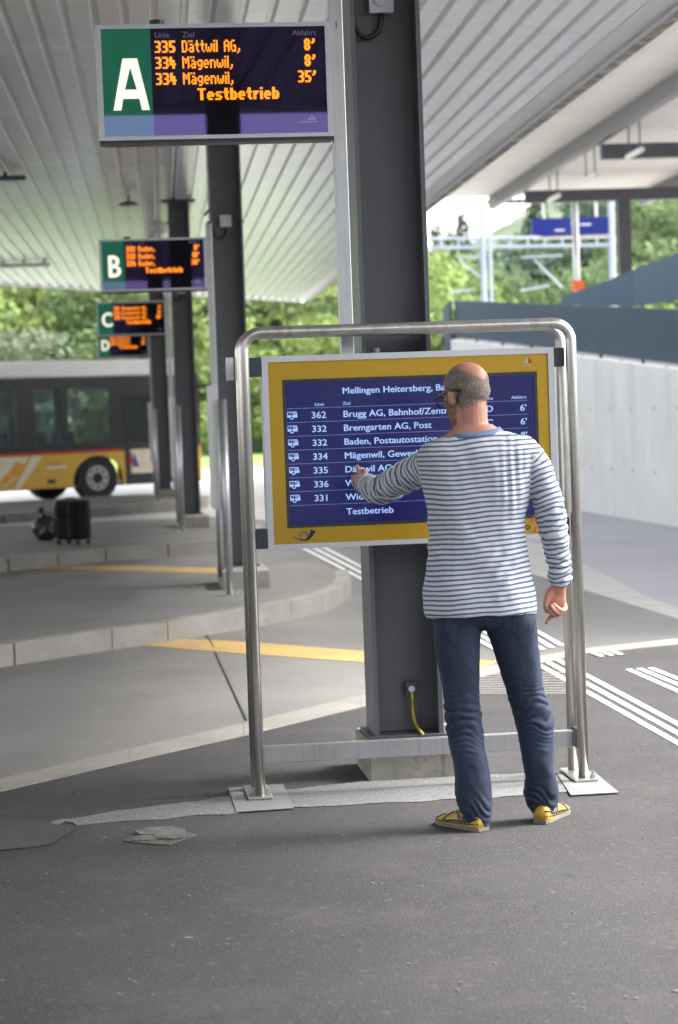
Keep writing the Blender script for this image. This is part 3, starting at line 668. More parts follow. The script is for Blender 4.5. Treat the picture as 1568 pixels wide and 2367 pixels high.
# small operator mark top right
mx_, mz_ = bx0+1.095, bz1-.062
MB().sheet([(mx_, yp-.001, mz_), (mx_+.018, yp-.001, mz_), (mx_+.018, yp-.001, mz_+.024)]).build('operator_mark', WHP, ST)
MB().sheet([(mx_+.020, yp-.001, mz_+.024), (mx_+.020, yp-.001, mz_), (mx_+.038, yp-.001, mz_)]).build('operator_mark', REDP, ST)
me = text_mesh('A-Welle', .008, .01, align='RIGHT'); me.transform(Matrix.Translation((mx_+.036, yp-.001, mz_-.013))); link('mark_text', me, WHP, ST)
box('cover_glass', COVER, ST, bx0+fw, bx1-fw, BY+.003, BY+.005, bz0+.02, bz1-fw)

# ------------------------------------------------------------------ the bus
BYAW = rad(35); wc = W(230, 1156, 46.0)
BUS = empty('bus', (wc.x, 46.0, LANE), BYAW, label='yellow and white low-floor bus with dark windows standing at the far island', cat='bus')
# local: +x = forward, side facing the viewer is -y ; wheel centre at x=0
fx0, fx1 = -9.2, 2.55
wins = [(-8.9, -7.3), (-7.2, -5.7), (-5.6, -4.35), (-3.02, -1.55), (-1.45, -.05)]
wins = [(-8.9, -7.4), (-7.3, -5.5), (-5.4, -3.8), (-2.30, -1.86), (-1.45, -.80), (-.70, .32)]
doors = [(-3.66, -2.42), (.66, 1.86)]
def side(y0, y1, name):
    m = MB(); m.box(fx0, doors[0][0], y0, y1, .32, 1.02); m.box(doors[0][1], -.60, y0, y1, .32, 1.02); m.box(.60, doors[1][0], y0, y1, .32, 1.02); MB().box(doors[1][1]+.002, fx1-.04, y0, y1, .32, 1.02).build('front_corner', BUSY, BUS)
    m.box(-.60, .60, y0, y1, .98, 1.02)
    # arch
    N = 12
    for a in range(N):
        t0, t1 = math.pi*a/N, math.pi*(a+1)/N
        xa, za, xb, zb = .60*math.cos(t0), .42+.54*math.sin(t0), .60*math.cos(t1), .42+.54*math.sin(t1)
        m.slab([(xa, y0, za), (xb, y0, zb), (xb, y0, .98), (xa, y0, .98)], (0, y1-y0, 0))
    m.build(name, BUSY, BUS)
side(-.012, .012, 'yellow_side'); side(2.488, 2.512, 'yellow_side')
for yy in (0, 2.5):
    m = MB(); m.box(fx0, fx1, yy-.010, yy+.010, 1.075, 1.22).box(fx0, fx1, yy-.010, yy+.010, 2.42, 2.62)
    e = sorted([a for w_ in wins for a in w_]+[a for d in doors for a in d]); xs = [fx0]+e+[fx1]
    for i in range(0, len(xs), 2):
        if xs[i+1]-xs[i] > .01: m.box(xs[i], xs[i+1], yy-.010, yy+.010, 1.22, 2.42)
    m.build('window_frame', BUSK, BUS)
    MB().box(fx0, .64, yy-.016, yy+.016, 1.022, 1.073).build('red_stripe', REDS, BUS)
    for a, b_ in wins: MB().box(a, b_, yy-.004, yy+.004, 1.22, 2.42).build('window', BGLASS, BUS)
for a, b_ in doors:
    m = MB(); m.box(a, a+.07, -.02, .02, .30, 2.42).box(b_-.07, b_, -.02, .02, .30, 2.42).box(a+.07, b_-.07, -.02, .02, .30, .52).box(a+.07, b_-.07, -.02, .02, 2.2, 2.42)
    d = m.build('door', BUSK, BUS)
    MB().box(a+.07, b_-.07, -.004, .004, .52, 2.2).build('door_glass', BGLASS, d)
MB().box(.80, 1.36, -.008, -.006, .54, 1.05).build('pale_door_print', CREAMP, BUS)
MB().sheet([(.74, -.010, .74), (.86, -.010, .74), (.83, -.010, 1.02)]).build('red_door_mark', REDS, BUS)
MB().sheet([(.82, -.012, .68), (1.0, -.012, .68), (.88, -.012, 1.0)]).build('blue_door_mark', mat('blue_print', (.03, .07, .3), .5), BUS)
me = text_mesh('A-Welle', .10, .02); me.transform(Matrix.Translation((.96, -.022, .78))); link('door_lettering', me, WHP, BUS)
me = text_mesh('PostAuto', .06, .03); me.transform(Matrix.Translation((-1.22, -.016, .80))); link('side_lettering', me, REDP, BUS)
MB().box(-1.22, -.76, -.018, -.0135, .735, .77).build('side_bar', WHP, BUS)
MB().box(-1.22, -1.03, -.02, -.0135, .42, .50).build('hatch', BUSK, BUS)
m = MB(); m.sheet([(-2.40, -.0135, .34), (-1.86, -.0135, .34), (-1.30, -.0135, 1.0), (-2.40, -.0135, 1.0)]); m.build('pale_swoosh', CREAMP, BUS)
m = MB(); m.sheet([(-2.38, -.0145, .36), (-1.98, -.0145, .36), (-1.55, -.0145, 1.0), (-1.62, -.0145, 1.0), (-1.95, -.0145, .55), (-2.1, -.0145, .44), (-2.38, -.0145, .42)]); m.build('yellow_swoosh', BUSY, BUS)
m = MB(); m.sheet([(-2.38, -.0155, .44), (-2.12, -.0155, .46), (-1.78, -.0155, .72), (-1.70, -.0155, .84), (-1.95, -.0155, .92), (-2.0, -.0155, .80), (-2.2, -.0155, .62)]); m.build('orange_swoosh', ORAN, BUS)
me = text_mesh('ia', .16, .03); me.transform(Matrix.Translation((-2.74, -.022, .66))); link('door_lettering', me, WHP, BUS)
m = MB(); m.box(fx0, fx1-.1, -.02, 2.52, 2.62, 2.98, bev=.07); m.build('roof', BUSW, BUS)
m = MB(); m.box(fx0, fx1-.05, .03, 2.47, .30, .36); m.build('floor', BUSK, BUS)
m = MB(); m.box(fx0-.03, fx0, 0, 2.5, .32, 2.62); m.build('rear_wall', BUSY, BUS)
m = MB(); m.box(fx1-.03, fx1+.03, 0, 2.5, .30, 1.15, bev=.02); m.build('front_wall', BUSY, BUS)
m = MB(); m.box(fx1-.005, fx1+.012, .06, 2.44, 1.15, 2.45); m.build('windscreen', BGLASS, BUS)
m = MB(); m.box(fx1-.03, fx1+.03, 0, 2.5, 2.45, 2.62).box(fx1-.03, fx1+.02, 0, .06, 1.15, 2.45).box(fx1-.03, fx1+.02, 2.44, 2.5, 1.15, 2.45); m.build('front_frame', BUSK, BUS)
for x in (.0, -5.9-.4):
    for yy, s in ((.03, 1), (2.20, -1)):
        wh = MB().tube([(x, yy, .48), (x, yy+.27, .48)], .48, 32).build('wheel', TYRE, BUS)
        ys = yy-.004 if s == 1 else yy+.274
        MB().tube([(x, ys, .48), (x, ys+.01, .48)], [.27, .27], 24).build('rim', RIM, wh)
        MB().tube([(x, ys-.03, .48), (x, ys, .48)], [.07, .12], 16).build('hub', TYRE, wh)
        m = MB()
        for a in range(8): t0 = a*math.pi/4; m.ball((x+.195*math.cos(t0), ys-.002, .48+.195*math.sin(t0)), (.03, .008, .03), seg=8)
        m.build('rim_hole', TYRE, wh)
for x in [-8.4, -7.5, -6.6, -3.2, -2.3, -1.4, -.5]:
    for yy in (.15, 1.45):
        s = MB().box(x, x+.42, yy, yy+.85, .75, .88, bev=.03).box(x-.06, x+.04, yy, yy+.85, .85, 1.5, bev=.03).build('passenger_seat', SEAT, BUS)
for x in (-3.7, -2.2, -.2, .9): MB().tube([(x, .5, .36), (x, .5, 2.55)], .02, 8).build('grab_pole', YPAN, BUS)
MB().box(-.50, -.33, .10, .14, 1.75, 2.2).build('notice', WHP, BUS)
m = MB(); m.tube([(2.5, -.05, 2.35), (2.75, -.2, 2.38), (2.92, -.32, 2.2), (2.93, -.33, 1.95)], .025, 8); mi = m.build('mirror_arm', BUSK, BUS, True)
MB().box(2.86, 2.98, -.45, -.22, 1.55, 2.02, bev=.03).build('mirror', BUSK, mi); MB().box(2.84, 2.858, -.42, -.25, 1.60, 1.97).build('mirror_glass', GALV, mi)
MB().box(2.40, 2.5, -.03, -.012, 1.42, 1.50).build('indicator', ORNG, BUS)

# ------------------------------------------------------------------ luggage on the middle island
c = G(106, 1249)
BAG = empty('rubbish_bag', (c.x, c.y, 0), 0, label='tied black plastic bag standing left of the suitcase', cat='bag')
m = MB(); m.ball((0, 0, .17), (.18, .15, .165)).ball((.03, -.02, .12), (.17, .15, .13)).tube([(-.02, 0, .28), (-.03, 0, .36), (-.05, 0, .43)], [.07, .03, .05], 10)
me = remesh(m.mesh(), .008, 3)
NR = [v.normal.copy() for v in me.vertices]
for v in me.vertices:
    d = noise.fractal(Vector(v.co)*14, .8, 2.2, 3)*.016; v.co += NR[v.index]*d
link('bag_body', me, BAGP, BAG, True)
c = G(172, 1258)
SC = empty('suitcase', (c.x, c.y, 0), rad(-38), label='black upright trolley suitcase beside the plastic bag', cat='suitcase')
MB().box(-.20, .20, -.13, .05, .06, .56, bev=.03).build('case_body', SUIT, SC)
MB().box(-.17, .17, -.185, -.13, .10, .34, bev=.02).build('front_pocket', SUIT, SC); MB().box(-.17, .17, -.175, -.13, .37, .50, bev=.02).build('front_pocket', SUIT, SC)
MB().box(-.201, .201, .051, .12, .06, .56, bev=.02).build('rear_shell', SUITG, SC)
MB().tube([(-.07, -.04, .56), (-.06, -.04, .59), (.06, -.04, .59), (.07, -.04, .56)], .010, 8).build('handle', SUITG, SC)
for x in (-.10, .10): MB().box(x-.012, x+.012, -.189, -.186, .10, .55).build('strap', SUITG, SC)
for x in (-.17, .17):
    for y in (-.10, .08): MB().tube([(x-.015, y, .028), (x+.015, y, .028)], .028, 12).build('castor', TYRE, SC)

# ------------------------------------------------------------------ station side: ramp wall, parapets, platform canopy
def zline(p, q, a0, a1, y):   # helper kept tiny
    return a0+(a1-a0)*y
wa = Vector((4.607, 29.456)); wd_ = (Vector((3.855, 34.702))-wa).normalized()
wp = lambda s: wa+wd_*s
S0, S1 = -26, 15.4
def wtop(s): return 1.98+.0625*s
wn = Vector((-wd_.y, wd_.x)); wn = wn if wn.x > 0 else -wn      # away from the viewer (to the right)
wall = empty('ramp_wall', (wa.x, wa.y, 0), 0, label='pale cast concrete wall carrying the ramp on the right', cat='wall')
L0 = Vector((wa.x, wa.y, 0))
seg = [S0+k*2.3 for k in range(int((S1-S0)/2.3)+1)]+[S1]
for a, b_ in zip(seg[:-1], seg[1:]):
    a2, b2 = a+.006, b_-.006
    A, B = wp(a2), wp(b2); th = wn*.25
    MB().slab([Vector((A.x, A.y, -.3))-L0, Vector((B.x, B.y, -.3))-L0, Vector((B.x, B.y, wtop(b2)))-L0, Vector((A.x, A.y, wtop(a2)))-L0], (th.x, th.y, 0)).build('wall_panel', WALLC, wall)
    for q_ in (.25, .75):
        for zz in (.55, 1.45):
            H_ = wp(a2+(b2-a2)*q_)-wn*.003; Hh = Vector((H_.x, H_.y, zz))-L0; MB().tube([Hh, Hh+Vector((wn.x, wn.y, 0))*.01], .022, 8).build('tie_hole', BEZ, wall)
par = empty('ramp_parapet', (wa.x, wa.y, 0), 0, label='long blue-grey metal parapet on short posts above the pale wall', cat='parapet')
for a, b_ in zip(seg[:-1], seg[1:]):
    A, B = wp(a+.004), wp(b_-.004); off = wn*.10; th = wn*.05
    def q(P, z): return Vector((P.x+off.x, P.y+off.y, z))-L0
    MB().slab([q(A, wtop(a)+.06), q(B, wtop(b_)+.06), q(B, wtop(b_)+.80), q(A, wtop(a)+.80)], (th.x, th.y, 0)).build('parapet_panel', PARA, par)
    P_ = wp(a+.3)
    MB().box(P_.x+off.x-L0.x, P_.x+off.x-L0.x+.05, P_.y-L0.y, P_.y-L0.y+.05, wtop(a)-.10, wtop(a)+.10).build('short_post', STEELD, par)
    P_ = wp(a+1.45)
    MB().box(P_.x+off.x-L0.x, P_.x+off.x-L0.x+.05, P_.y-L0.y, P_.y-L0.y+.05, wtop(a)-.10, wtop(a)+.10).build('short_post', STEELD, par)
# return at the far end of the parapet
A = wp(S1); e0 = W(1024, 713, 46.5)
MB().slab([Vector((A.x, A.y, wtop(S1)+.06))-L0, Vector((e0.x, e0.y, wtop(S1)-.6))-L0, Vector((e0.x, e0.y, e0.z))-L0, Vector((A.x, A.y, wtop(S1)+.80))-L0], (.05, .05, 0)).build('parapet_panel', PARA, par)
# ramp deck behind the parapet
A, B = wp(S0), wp(S1); o1 = wn*.26; o2 = wn*2.6
rp = MB(); rp.sheet([(A.x+o1.x, A.y+o1.y, wtop(S0)), (B.x+o1.x, B.y+o1.y, wtop(S1)), (B.x+o2.x, B.y+o2.y, wtop(S1)), (A.x+o2.x, A.y+o2.y, wtop(S0))]); tag(rp.build('ramp', CONC2), kind='structure')
# upper flight
up = empty('upper_ramp_parapet', W(1298, 700, 47), 0, label='second darker parapet of the upper ramp rising to the right', cat='parapet')
U0 = up.location.copy()
ua = [W(1298, 686, 47), W(1400, 650, 45.5), W(1467, 622, 44.6), W(1540, 596, 43.2), W(1640, 556, 41.5), W(1900, 470, 37)]
ub = [W(1298, 704, 47), W(1400, 706, 45.5), W(1467, 708, 44.6), W(1540, 698, 43.2), W(1640, 672, 41.5), W(1900, 600, 37)]
for i in range(5):
    MB().slab([ub[i]-U0, ub[i+1]-U0, ua[i+1]-U0, ua[i]-U0], (.05, .06, 0)).build('parapet_panel', PARA, up)
# rail platform behind: a raised slab
pl_ = MB().poly([(5.0, 48), (30, 48+1.5), (30, 120), (0.5, 110), (2.5, 62)], -.2, 3.0).build('rail_platform', CONC2); tag(pl_, kind='structure')
# platform canopy
CZ = 7.0
CAN = empty('platform_canopy', (0, 0, 0), 0, label='higher station canopy with cream soffit and dark steel frame at upper right', cat='canopy roof')
lat = Vector((math.cos(RY), math.sin(RY)))       # to the right
def cp(base, along, right=0): return Vector((base[0]+rd.x*along+lat.x*right, base[1]+rd.y*along+lat.y*right))
cb0 = W(1129, 455, 57.0); far0 = Vector((cb0.x, 57.0)); 
def cpt(al, rt): return Vector((far0.x-rd.x*al+lat.x*rt, far0.y-rd.y*al+lat.y*rt))   # al = metres toward the viewer, rt = to the right
nb = 9
for k in range(nb):
    a0, a1 = k*4.5+.008, (k+1)*4.5-.008
    A, B, C_, D_ = cpt(a0, -1.15), cpt(a0, 9.0), cpt(a1, 9.0), cpt(a1, -1.15)
    MB().poly([tuple(A), tuple(B), tuple(C_), tuple(D_)], CZ, CZ+.3).build('soffit_panel', CREAM, CAN)
def beam(rt, z0, z1, wdt, a0=0, a1=40.4, name='edge_beam', m=STEEL):
    A, B, C_, D_ = cpt(a0, rt), cpt(a0, rt+wdt), cpt(a1, rt+wdt), cpt(a1, rt)
    MB().poly([tuple(A), tuple(B), tuple(C_), tuple(D_)], z0, z1).build(name, m, CAN)
beam(0, 6.66, 6.995, .16); beam(4.0, 6.66, 6.995, .16)
beam(-1.32, 6.95, 7.35, .16, name='fascia', m=SOFT)
for k in range(4):
    al = 4.6+9*k; A, B, C_, D_ = cpt(al, .16), cpt(al, 4.0), cpt(al+.22, 4.0), cpt(al+.22, .16)
    MB().poly([tuple(A), tuple(B), tuple(C_), tuple(D_)], 6.36, 6.655).build('cross_beam', STEELD, CAN)
    c_ = cpt(al+.11, 2.55)
    MB().box(c_.x-.15, c_.x+.15, c_.y-.13, c_.y+.13, 2.9, 6.355).build('support_column', STEELD, CAN)
for k in range(7):
    al = 2.2+4.25*k; p0 = cpt(al, .42); p1 = cpt(al+1.25, .42)
    L = empty('platform_lamp', (p0.x, p0.y, 6.25), 0, label='', cat='lamp', group='strip lamps hung in a row below the cream platform soffit')
    L['label'] = 'strip lamp hung on two rods, %s from the far end of the cream soffit' % ORD[k]
    d = p1-p0
    MB().tube([(0, 0, 0), (d.x, d.y, 0)], .055, 10).build('lamp_tube', TUBE, L)
    for q_ in (.12, .88): MB().tube([(d.x*q_, d.y*q_, .05), (d.x*q_, d.y*q_, .74)], .016, 6).build('rod', STEELD, L)
# blue platform displays
p = W(1318, 523, 58); D2 = empty('platform_display', (p.x, p.y, p.z), rad(0), label='wide blue train display hanging under the platform canopy', cat='departure display')
box('display_case', BLUED, D2, -1.02, 1.02, -.10, .10, -.22, .22)
box('lower_case', BLUED, D2, -.80, 1.0, -.12, .08, -.25, -.225)
box('case_trim', TUBE, D2, -.98, 1.0, -.11, .09, -.32, -.255)
for x in (-.7, .7): MB().tube([(x, 0, .22), (x, 0, .72)], .04, 8).build('hanger', TUBE, D2)
box('hanger_rail', STEELD, D2, -2.2, .85, -.05, .05, .66, .76)
for x, z, wv in ((.25, 0, .30), (-.42, -.13, .26), (.02, .03, .12)):
    MB().box(x, x+wv, -.104, -.101, z, z+.05).build('display_text', WHP, D2)
c_ = W(1334, 660, 57); T2 = empty('steel_post', (c_.x, 57, 0), 0, label='pale steel post in front of the blue platform display with orange box', cat='post')
MB().tube([(0, 0, 2.8), (0, 0, W(1334, 420, 57).z)], .085, 12).build('post_shaft', ALU, T2, True)
pb = W(1342, 659, 56.8); ob = MB().box(-.12, .18, -.1, .1, pb.z-.13, pb.z+.12).build('orange_box', ORNG, T2)
# catenary portal beyond
CT = empty('catenary_portal', (0, 66, 0), 0, label='pale lattice catenary portal with masts over the railway tracks', cat='catenary')
def X(u, v, Y=66): p_ = W(u, v, Y); return Vector((p_.x, p_.y-66, p_.z))
MB().tube([X(1118, 690)-Vector((0, 0, 4)), X(1114, 478)], .085, 8).build('mast', GALV, CT); MB().tube([X(1136, 690, 70)-Vector((0, 0, 4)), X(1132, 540, 70)], .05, 8).build('mast', GALV, CT)
MB().tube([X(1416, 660)-Vector((0, 0, 4)), X(1412, 465)], .10, 8).build('mast', GALV, CT)
a0, a1 = X(930, 555), X(1420, 549); b0, b1 = X(930, 577), X(1420, 556)
a0, a1 = X(900, 553), X(1420, 547); b0, b1 = X(900, 575), X(1420, 566)
MB().tube([a0, a1], .05, 6).build('chord', GALV, CT); MB().tube([b0, b1], .06, 6).build('chord', GALV, CT)
for k in range(14):
    s = k/13; MB().tube([a0.lerp(a1, s), b0.lerp(b1, s)], .045, 6).build('lattice_bar', GALV, CT)
for pa, pb_ in (((1060, 595), (1112, 593)), ((1060, 600), (1115, 645)), ((1040, 677), (1098, 668)), ((1205, 595), (1300, 590)), ((1235, 600), (1300, 665)), ((1205, 672), (1270, 660))):
    MB().tube([X(*pa), X(*pb_)], .035, 6).build('cantilever_arm', GALV, CT)

# ------------------------------------------------------------------ trees
def crown_mesh(kind, seed):
    rnd = random.Random(seed); bmv = []; fcs = []; tint = []
    if kind == 'conifer':
        blobs = [((rnd.uniform(-.12, .12)*(1-z), rnd.uniform(-.12, .12)*(1-z), z), .34*(1-z)+.04, .09) for z in [k/11 for k in range(11)]]
    else:
        blobs = []
        for k in range(13):
            a = rnd.uniform(0, 6.28); z = rnd.uniform(.12, .88); r = .36*math.sqrt(max(.05, 1-((z-.45)/.58)**2))*rnd.uniform(.5, 1)
            blobs.append(((r*math.cos(a), r*math.sin(a), z), rnd.uniform(.15, .24), rnd.uniform(.11, .17)))
        blobs.append(((0, 0, .55), .30, .30))
    N = 2600; tot = sum(b[1] for b in blobs)
    for c, r, h in blobs:
        bt = rnd.uniform(.15, .85)
        for _ in range(int(N*r/tot)):
            d = Vector((rnd.gauss(0, 1), rnd.gauss(0, 1), rnd.gauss(0, 1))).normalized(); rr_ = rnd.uniform(.55, 1.06)
            p_ = Vector((c[0]+d.x*r*rr_, c[1]+d.y*r*rr_, c[2]+d.z*h*rr_))
            n_ = (d+Vector((rnd.gauss(0, .6), rnd.gauss(0, .6), rnd.gauss(.3, .6)))).normalized(); a = n_.orthogonal().normalized(); b_ = n_.cross(a)
            ang = rnd.uniform(0, 6.28); a, b_ = a*math.cos(ang)+b_*math.sin(ang), b_*math.cos(ang)-a*math.sin(ang)
            s = rnd.uniform(.014, .034); i0 = len(bmv)
            bmv += [p_-a*s, p_-b_*s*.6, p_+a*s, p_+b_*s*.6]; fcs.append((i0, i0+1, i0+2, i0+3)); tint.append(min(1, max(0, bt+rnd.gauss(0, .18))))
    me = bpy.data.meshes.new('crown'); me.from_pydata([tuple(v) for v in bmv], [], fcs)
    at = me.attributes.new('tint', 'FLOAT', 'FACE'); at.data.foreach_set('value', tint); return me
CROWNS = {('leafy', m_): [crown_mesh('leafy', 10+m_*3+k) for k in range(2)] for m_ in (0, 1, 3)}
CROWNS[('conifer', 2)] = [crown_mesh('conifer', 40+k) for k in range(2)]
CROWNS[('leafy', 2)] = [crown_mesh('leafy', 60+k) for k in range(2)]
for (kd, mi_), lst in CROWNS.items():
    for me in lst: me.materials.append(LEAVES[mi_])
tm = MB(); tm.tube([(0, 0, -.08), (.006, 0, .3), (-.01, .01, .6), (.01, 0, .85)], [.03, .022, .014, .006], 8)
for a in range(5): tm.tube([(0, 0, .25+.1*a), (.10*math.cos(a*2.3), .10*math.sin(a*2.3), .34+.1*a), (.22*math.cos(a*2.3), .22*math.sin(a*2.3), .48+.08*a)], [.012, .008, .003], 6)
TRUNK = tm.mesh(); TRUNK.materials.append(BARK)
TL = {0: 'bright yellow-green tree', 1: 'mid green rounded tree', 2: 'dark green tree', 3: 'silvery pale green tree'}
ORD = ['first', 'second', 'third', 'fourth', 'fifth', 'sixth', 'seventh', 'eighth', 'ninth', 'tenth', 'eleventh', 'twelfth']
ROWN = ['front', 'second', 'third', 'fourth', 'fifth', 'rearmost']
TPLACE = {'L': 'behind the bus', 'R': 'beyond the railway'}
def tree(x, y, z, h, wd2, kind, mi_, k, label, group):
    t = empty('tree', (x, y, z), random.uniform(0, 6.28), label=label, cat='tree', group=group)
    c_ = link('crown', CROWNS[(kind, mi_)][k % 2], None, t); c_.scale = (wd2, wd2, h); c_.location = (0, 0, h*.06)
    b_ = link('trunk', TRUNK, None, t); b_.scale = (h*.8, h*.8, h)
rnd = random.Random(5); k = 0
def plant(where, row, items):
    global k
    for n_, (x, y, h, wd2, kd, mi_) in enumerate(sorted(items)):
        tree(x, y, hill_z(x, y)-.3, h, wd2, kd, mi_, k, '%s, %s from left in %s row %s' % (TL[mi_] if kd == 'leafy' else 'dark pointed fir', ORD[n_], ROWN[row], TPLACE[where]), 'trees '+TPLACE[where]); k += 1
for row, (yy, hh) in enumerate(((90, 7.5), (97, 9.5), (104, 12), (112, 14))):
    it = []
    for xx in range(-20, 5, 4):
        x = xx+rnd.uniform(-1.4, 1.4)+(2 if row % 2 else 0); y = yy+rnd.uniform(-2, 2)
        h_ = hh*rnd.uniform(.85, 1.15)
        if x > -1.5: h_ = min(h_, (W(1040, 560, y).z-hill_z(x, y))/1.06)
        it.append((x, y, h_, rnd.uniform(6.5, 9), 'leafy', rnd.choice([0, 0, 1, 1, 3] if row < 2 else [0, 1, 1, 2])))
    plant('L', row, it)
for row, (yy, hh) in enumerate(((88, 6), (98, 7.5), (109, 8.5), (121, 9), (135, 10), (150, 11))):
    it = []
    for xx in range(4, 29, 4):
        x = xx+rnd.uniform(-1.5, 1.5)+(2 if row % 2 else 0); y = yy+rnd.uniform(-2.5, 2.5)
        mi_ = rnd.choice([0, 0, 1, 1, 2]); kd = 'leafy'
        if row >= 3 and rnd.random() < .35: mi_, kd = 2, 'conifer'
        hh2 = hh*rnd.uniform(.8, 1.15)
        if x < 13: 
            top = W(1060, 545-4*(row-2), y).z; hh2 = min(hh2, max(2.5, (top-hill_z(x, y))/1.06))
        it.append((x, y, hh2, rnd.uniform(6, 8.5), kd, mi_))
    plant('R', row, it)
for px_, py_, yy, lb in ((1066, 478, 140, 'tallest pointed fir against the white sky left of the station canopy'), (1008, 506, 140, 'slim fir against the sky just right of the nearest column'), (1036, 522, 136, 'short fir between the two taller firs on the skyline')):
    top = W(px_, py_, yy); gz = hill_z(top.x, yy); tree(top.x, yy, gz-.2, (top.z-gz)/1.06, 5.0, 'conifer', 2, k, lb, 'firs on the skyline'); k += 1

# made-up building behind the viewer, added to darken screen reflections and foreground light
SB = empty('added_dark_building', (0, -13, 0), 0, label='added long low building behind the viewer, darkening screen reflections and light from behind', cat='building')
bw = MB(); bw.box(-30, 30, -8, 0, -.3, 1.0).box(-30, 30, -8, 0, 2.6, 4.5)
for x in range(-30, 31, 4): bw.box(x-.2, x+.2, -.4, 0, 1.0, 2.6)
bw.build('wall', mat('render_wall', (.16, .155, .15), .9, var=.1, scale=1), SB); box('roof', STEELD, SB, -30.5, 30.5, -8.5, .3, 4.5, 4.65)
for x in range(-30, 30, 4): box('window', BEZ, SB, x+.2, x+3.8, -.3, -.25, 1.0, 2.6)

# ------------------------------------------------------------------ the man
MAN = empty('person', (W(1182, 1915, 8.15).x, 8.15, 0), 0, label='bald man seen from behind in striped long-sleeved shirt and dark jeans pointing at the screen', cat='person')
M0 = MAN.location.copy()
def ring(pl, pr, Y, ry, n=28, ex=2.4, z=None):
    a = W(pl[0], pl[1], Y); b = W(pr[0], pr[1], Y); c = (a+b)/2; h = (b-a)/2; out = []
    for k in range(n):
        t = 2*math.pi*k/n; ct, st = math.cos(t), math.sin(t)
        x = abs(ct)**(2/ex)*(1 if ct >= 0 else -1); y = abs(st)**(2/ex)*(1 if st >= 0 else -1)
        out.append(c+h*x+Vector((0, ry*y, 0))-M0)
    return out
def limb(mb, pts, seg=20, flat=1.0):
    """pts: (u, v, Y, radius[, radius2])"""
    P_ = [W(p[0], p[1], p[2])-M0 for p in pts]; r = [p[3] for p in pts]; r2 = [(p[4] if len(p) > 4 else p[3]) for p in pts]
    # densify with catmull-rom
    Q, R1, R2 = [], [], []; n = len(P_)
    for i in range(n-1):
        p0, p1, p2, p3 = P_[max(i-1, 0)], P_[i], P_[i+1], P_[min(i+2, n-1)]
        for s in range(4):
            t = s/4; Q.append(.5*((2*p1)+(p2-p0)*t+(2*p0-5*p1+4*p2-p3)*t*t+(3*p1-p0-3*p2+p3)*t**3)); R1.append(r[i]*(1-t)+r[i+1]*t); R2.append(r2[i]*(1-t)+r2[i+1]*t)
    Q.append(P_[-1]); R1.append(r[-1]); R2.append(r2[-1])
    mb.tube(Q, R1, seg, ry=R2); mb.ball(Q[0], (R1[0],)*3 if R1[0] < .02 else (R1[0]*.98,)*3, seg=16)
    if R1[-1] < .02: mb.ball(Q[-1], (R1[-1],)*3, seg=12)
    return Q
TORSO = [((1048, 1003), (1140, 991), 8.225, .058), ((1024, 1009), (1166, 995), 8.225, .075), ((996, 1018), (1200, 1004), 8.225, .090), ((972, 1030), (1224, 1016), 8.225, .102), ((962, 1052), (1237, 1038), 8.22, .115),
         ((964, 1080), (1238, 1066), 8.22, .124), ((972, 1112), (1231, 1102), 8.22, .130), ((981, 1147), (1225, 1147), 8.215, .130), ((988, 1200), (1212, 1200), 8.21, .122), ((992, 1255), (1217, 1255), 8.205, .118),
         ((986, 1318), (1230, 1318), 8.205, .124), ((977, 1365), (1240, 1367), 8.20, .132), ((980, 1414), (1243, 1410), 8.20, .136), ((984, 1425), (1241, 1417), 8.20, .130)]
RARM = [(1208, 1040, 8.22, .060), (1233, 1072, 8.215, .062), (1254, 1120, 8.205, .060), (1272, 1180, 8.195, .059), (1281, 1235, 8.19, .054), (1290, 1290, 8.21, .047), (1296, 1352, 8.235, .0405)]
LARM = [(996, 1072, 8.25, .064), (958, 1092, 8.32, .063), (915, 1116, 8.42, .058), (884, 1132, 8.52, .055), (864, 1130, 8.62, .051), (850, 1121, 8.72, .043), (843, 1117, 8.78, .038)]
def grow(pts, k): return [(p[0], p[1], p[2], p[3]*k) for p in pts]

# --- body: one continuous skin surface
mb = MB()
mb.loft([[ (lambda c_: c_+(p-c_)*.86)(sum((q for q in r), Vector())/len(r)) for p in r] for r in [ring(*t) for t in TORSO[2:12]]])
mb.loft([ring((1000, 1340), (1222, 1340), 8.20, .09), ring((1006, 1400), (1218, 1400), 8.20, .08), ring((1030, 1425), (1205, 1425), 8.20, .06)])
limb(mb, [(1060, 1420, 8.19, .078), (1065, 1520, 8.18, .070), (1070, 1620, 8.17, .056), (1078, 1690, 8.15, .050), (1088, 1760, 8.13, .050), (1095, 1830, 8.12, .042), (1104, 1880, 8.11, .038), (1108, 1906, 8.11, .036)])
limb(mb, [(1180, 1420, 8.21, .078), (1196, 1520, 8.22, .070), (1220, 1620, 8.22, .056), (1234, 1690, 8.22, .050), (1243, 1760, 8.22, .048), (1250, 1830, 8.23, .040), (1254, 1866, 8.235, .037), (1256, 1888, 8.235, .035)])
limb(mb, grow(RARM, .80)); limb(mb, grow(LARM, .78))
# neck
limb(mb, [(1096, 1030, 8.23, .062), (1094, 1000, 8.225, .063), (1092, 975, 8.225, .0595), (1091, 945, 8.225, .058), (1089, 915, 8.23, .058)])
mb.loft([ring((1050, 984), (1136, 980), 8.225, .060), ring((1036, 1001), (1154, 990), 8.225, .068), ring((1015, 1016), (1180, 1003), 8.225, .078), ring((990, 1034), (1200, 1020), 8.225, .09)])
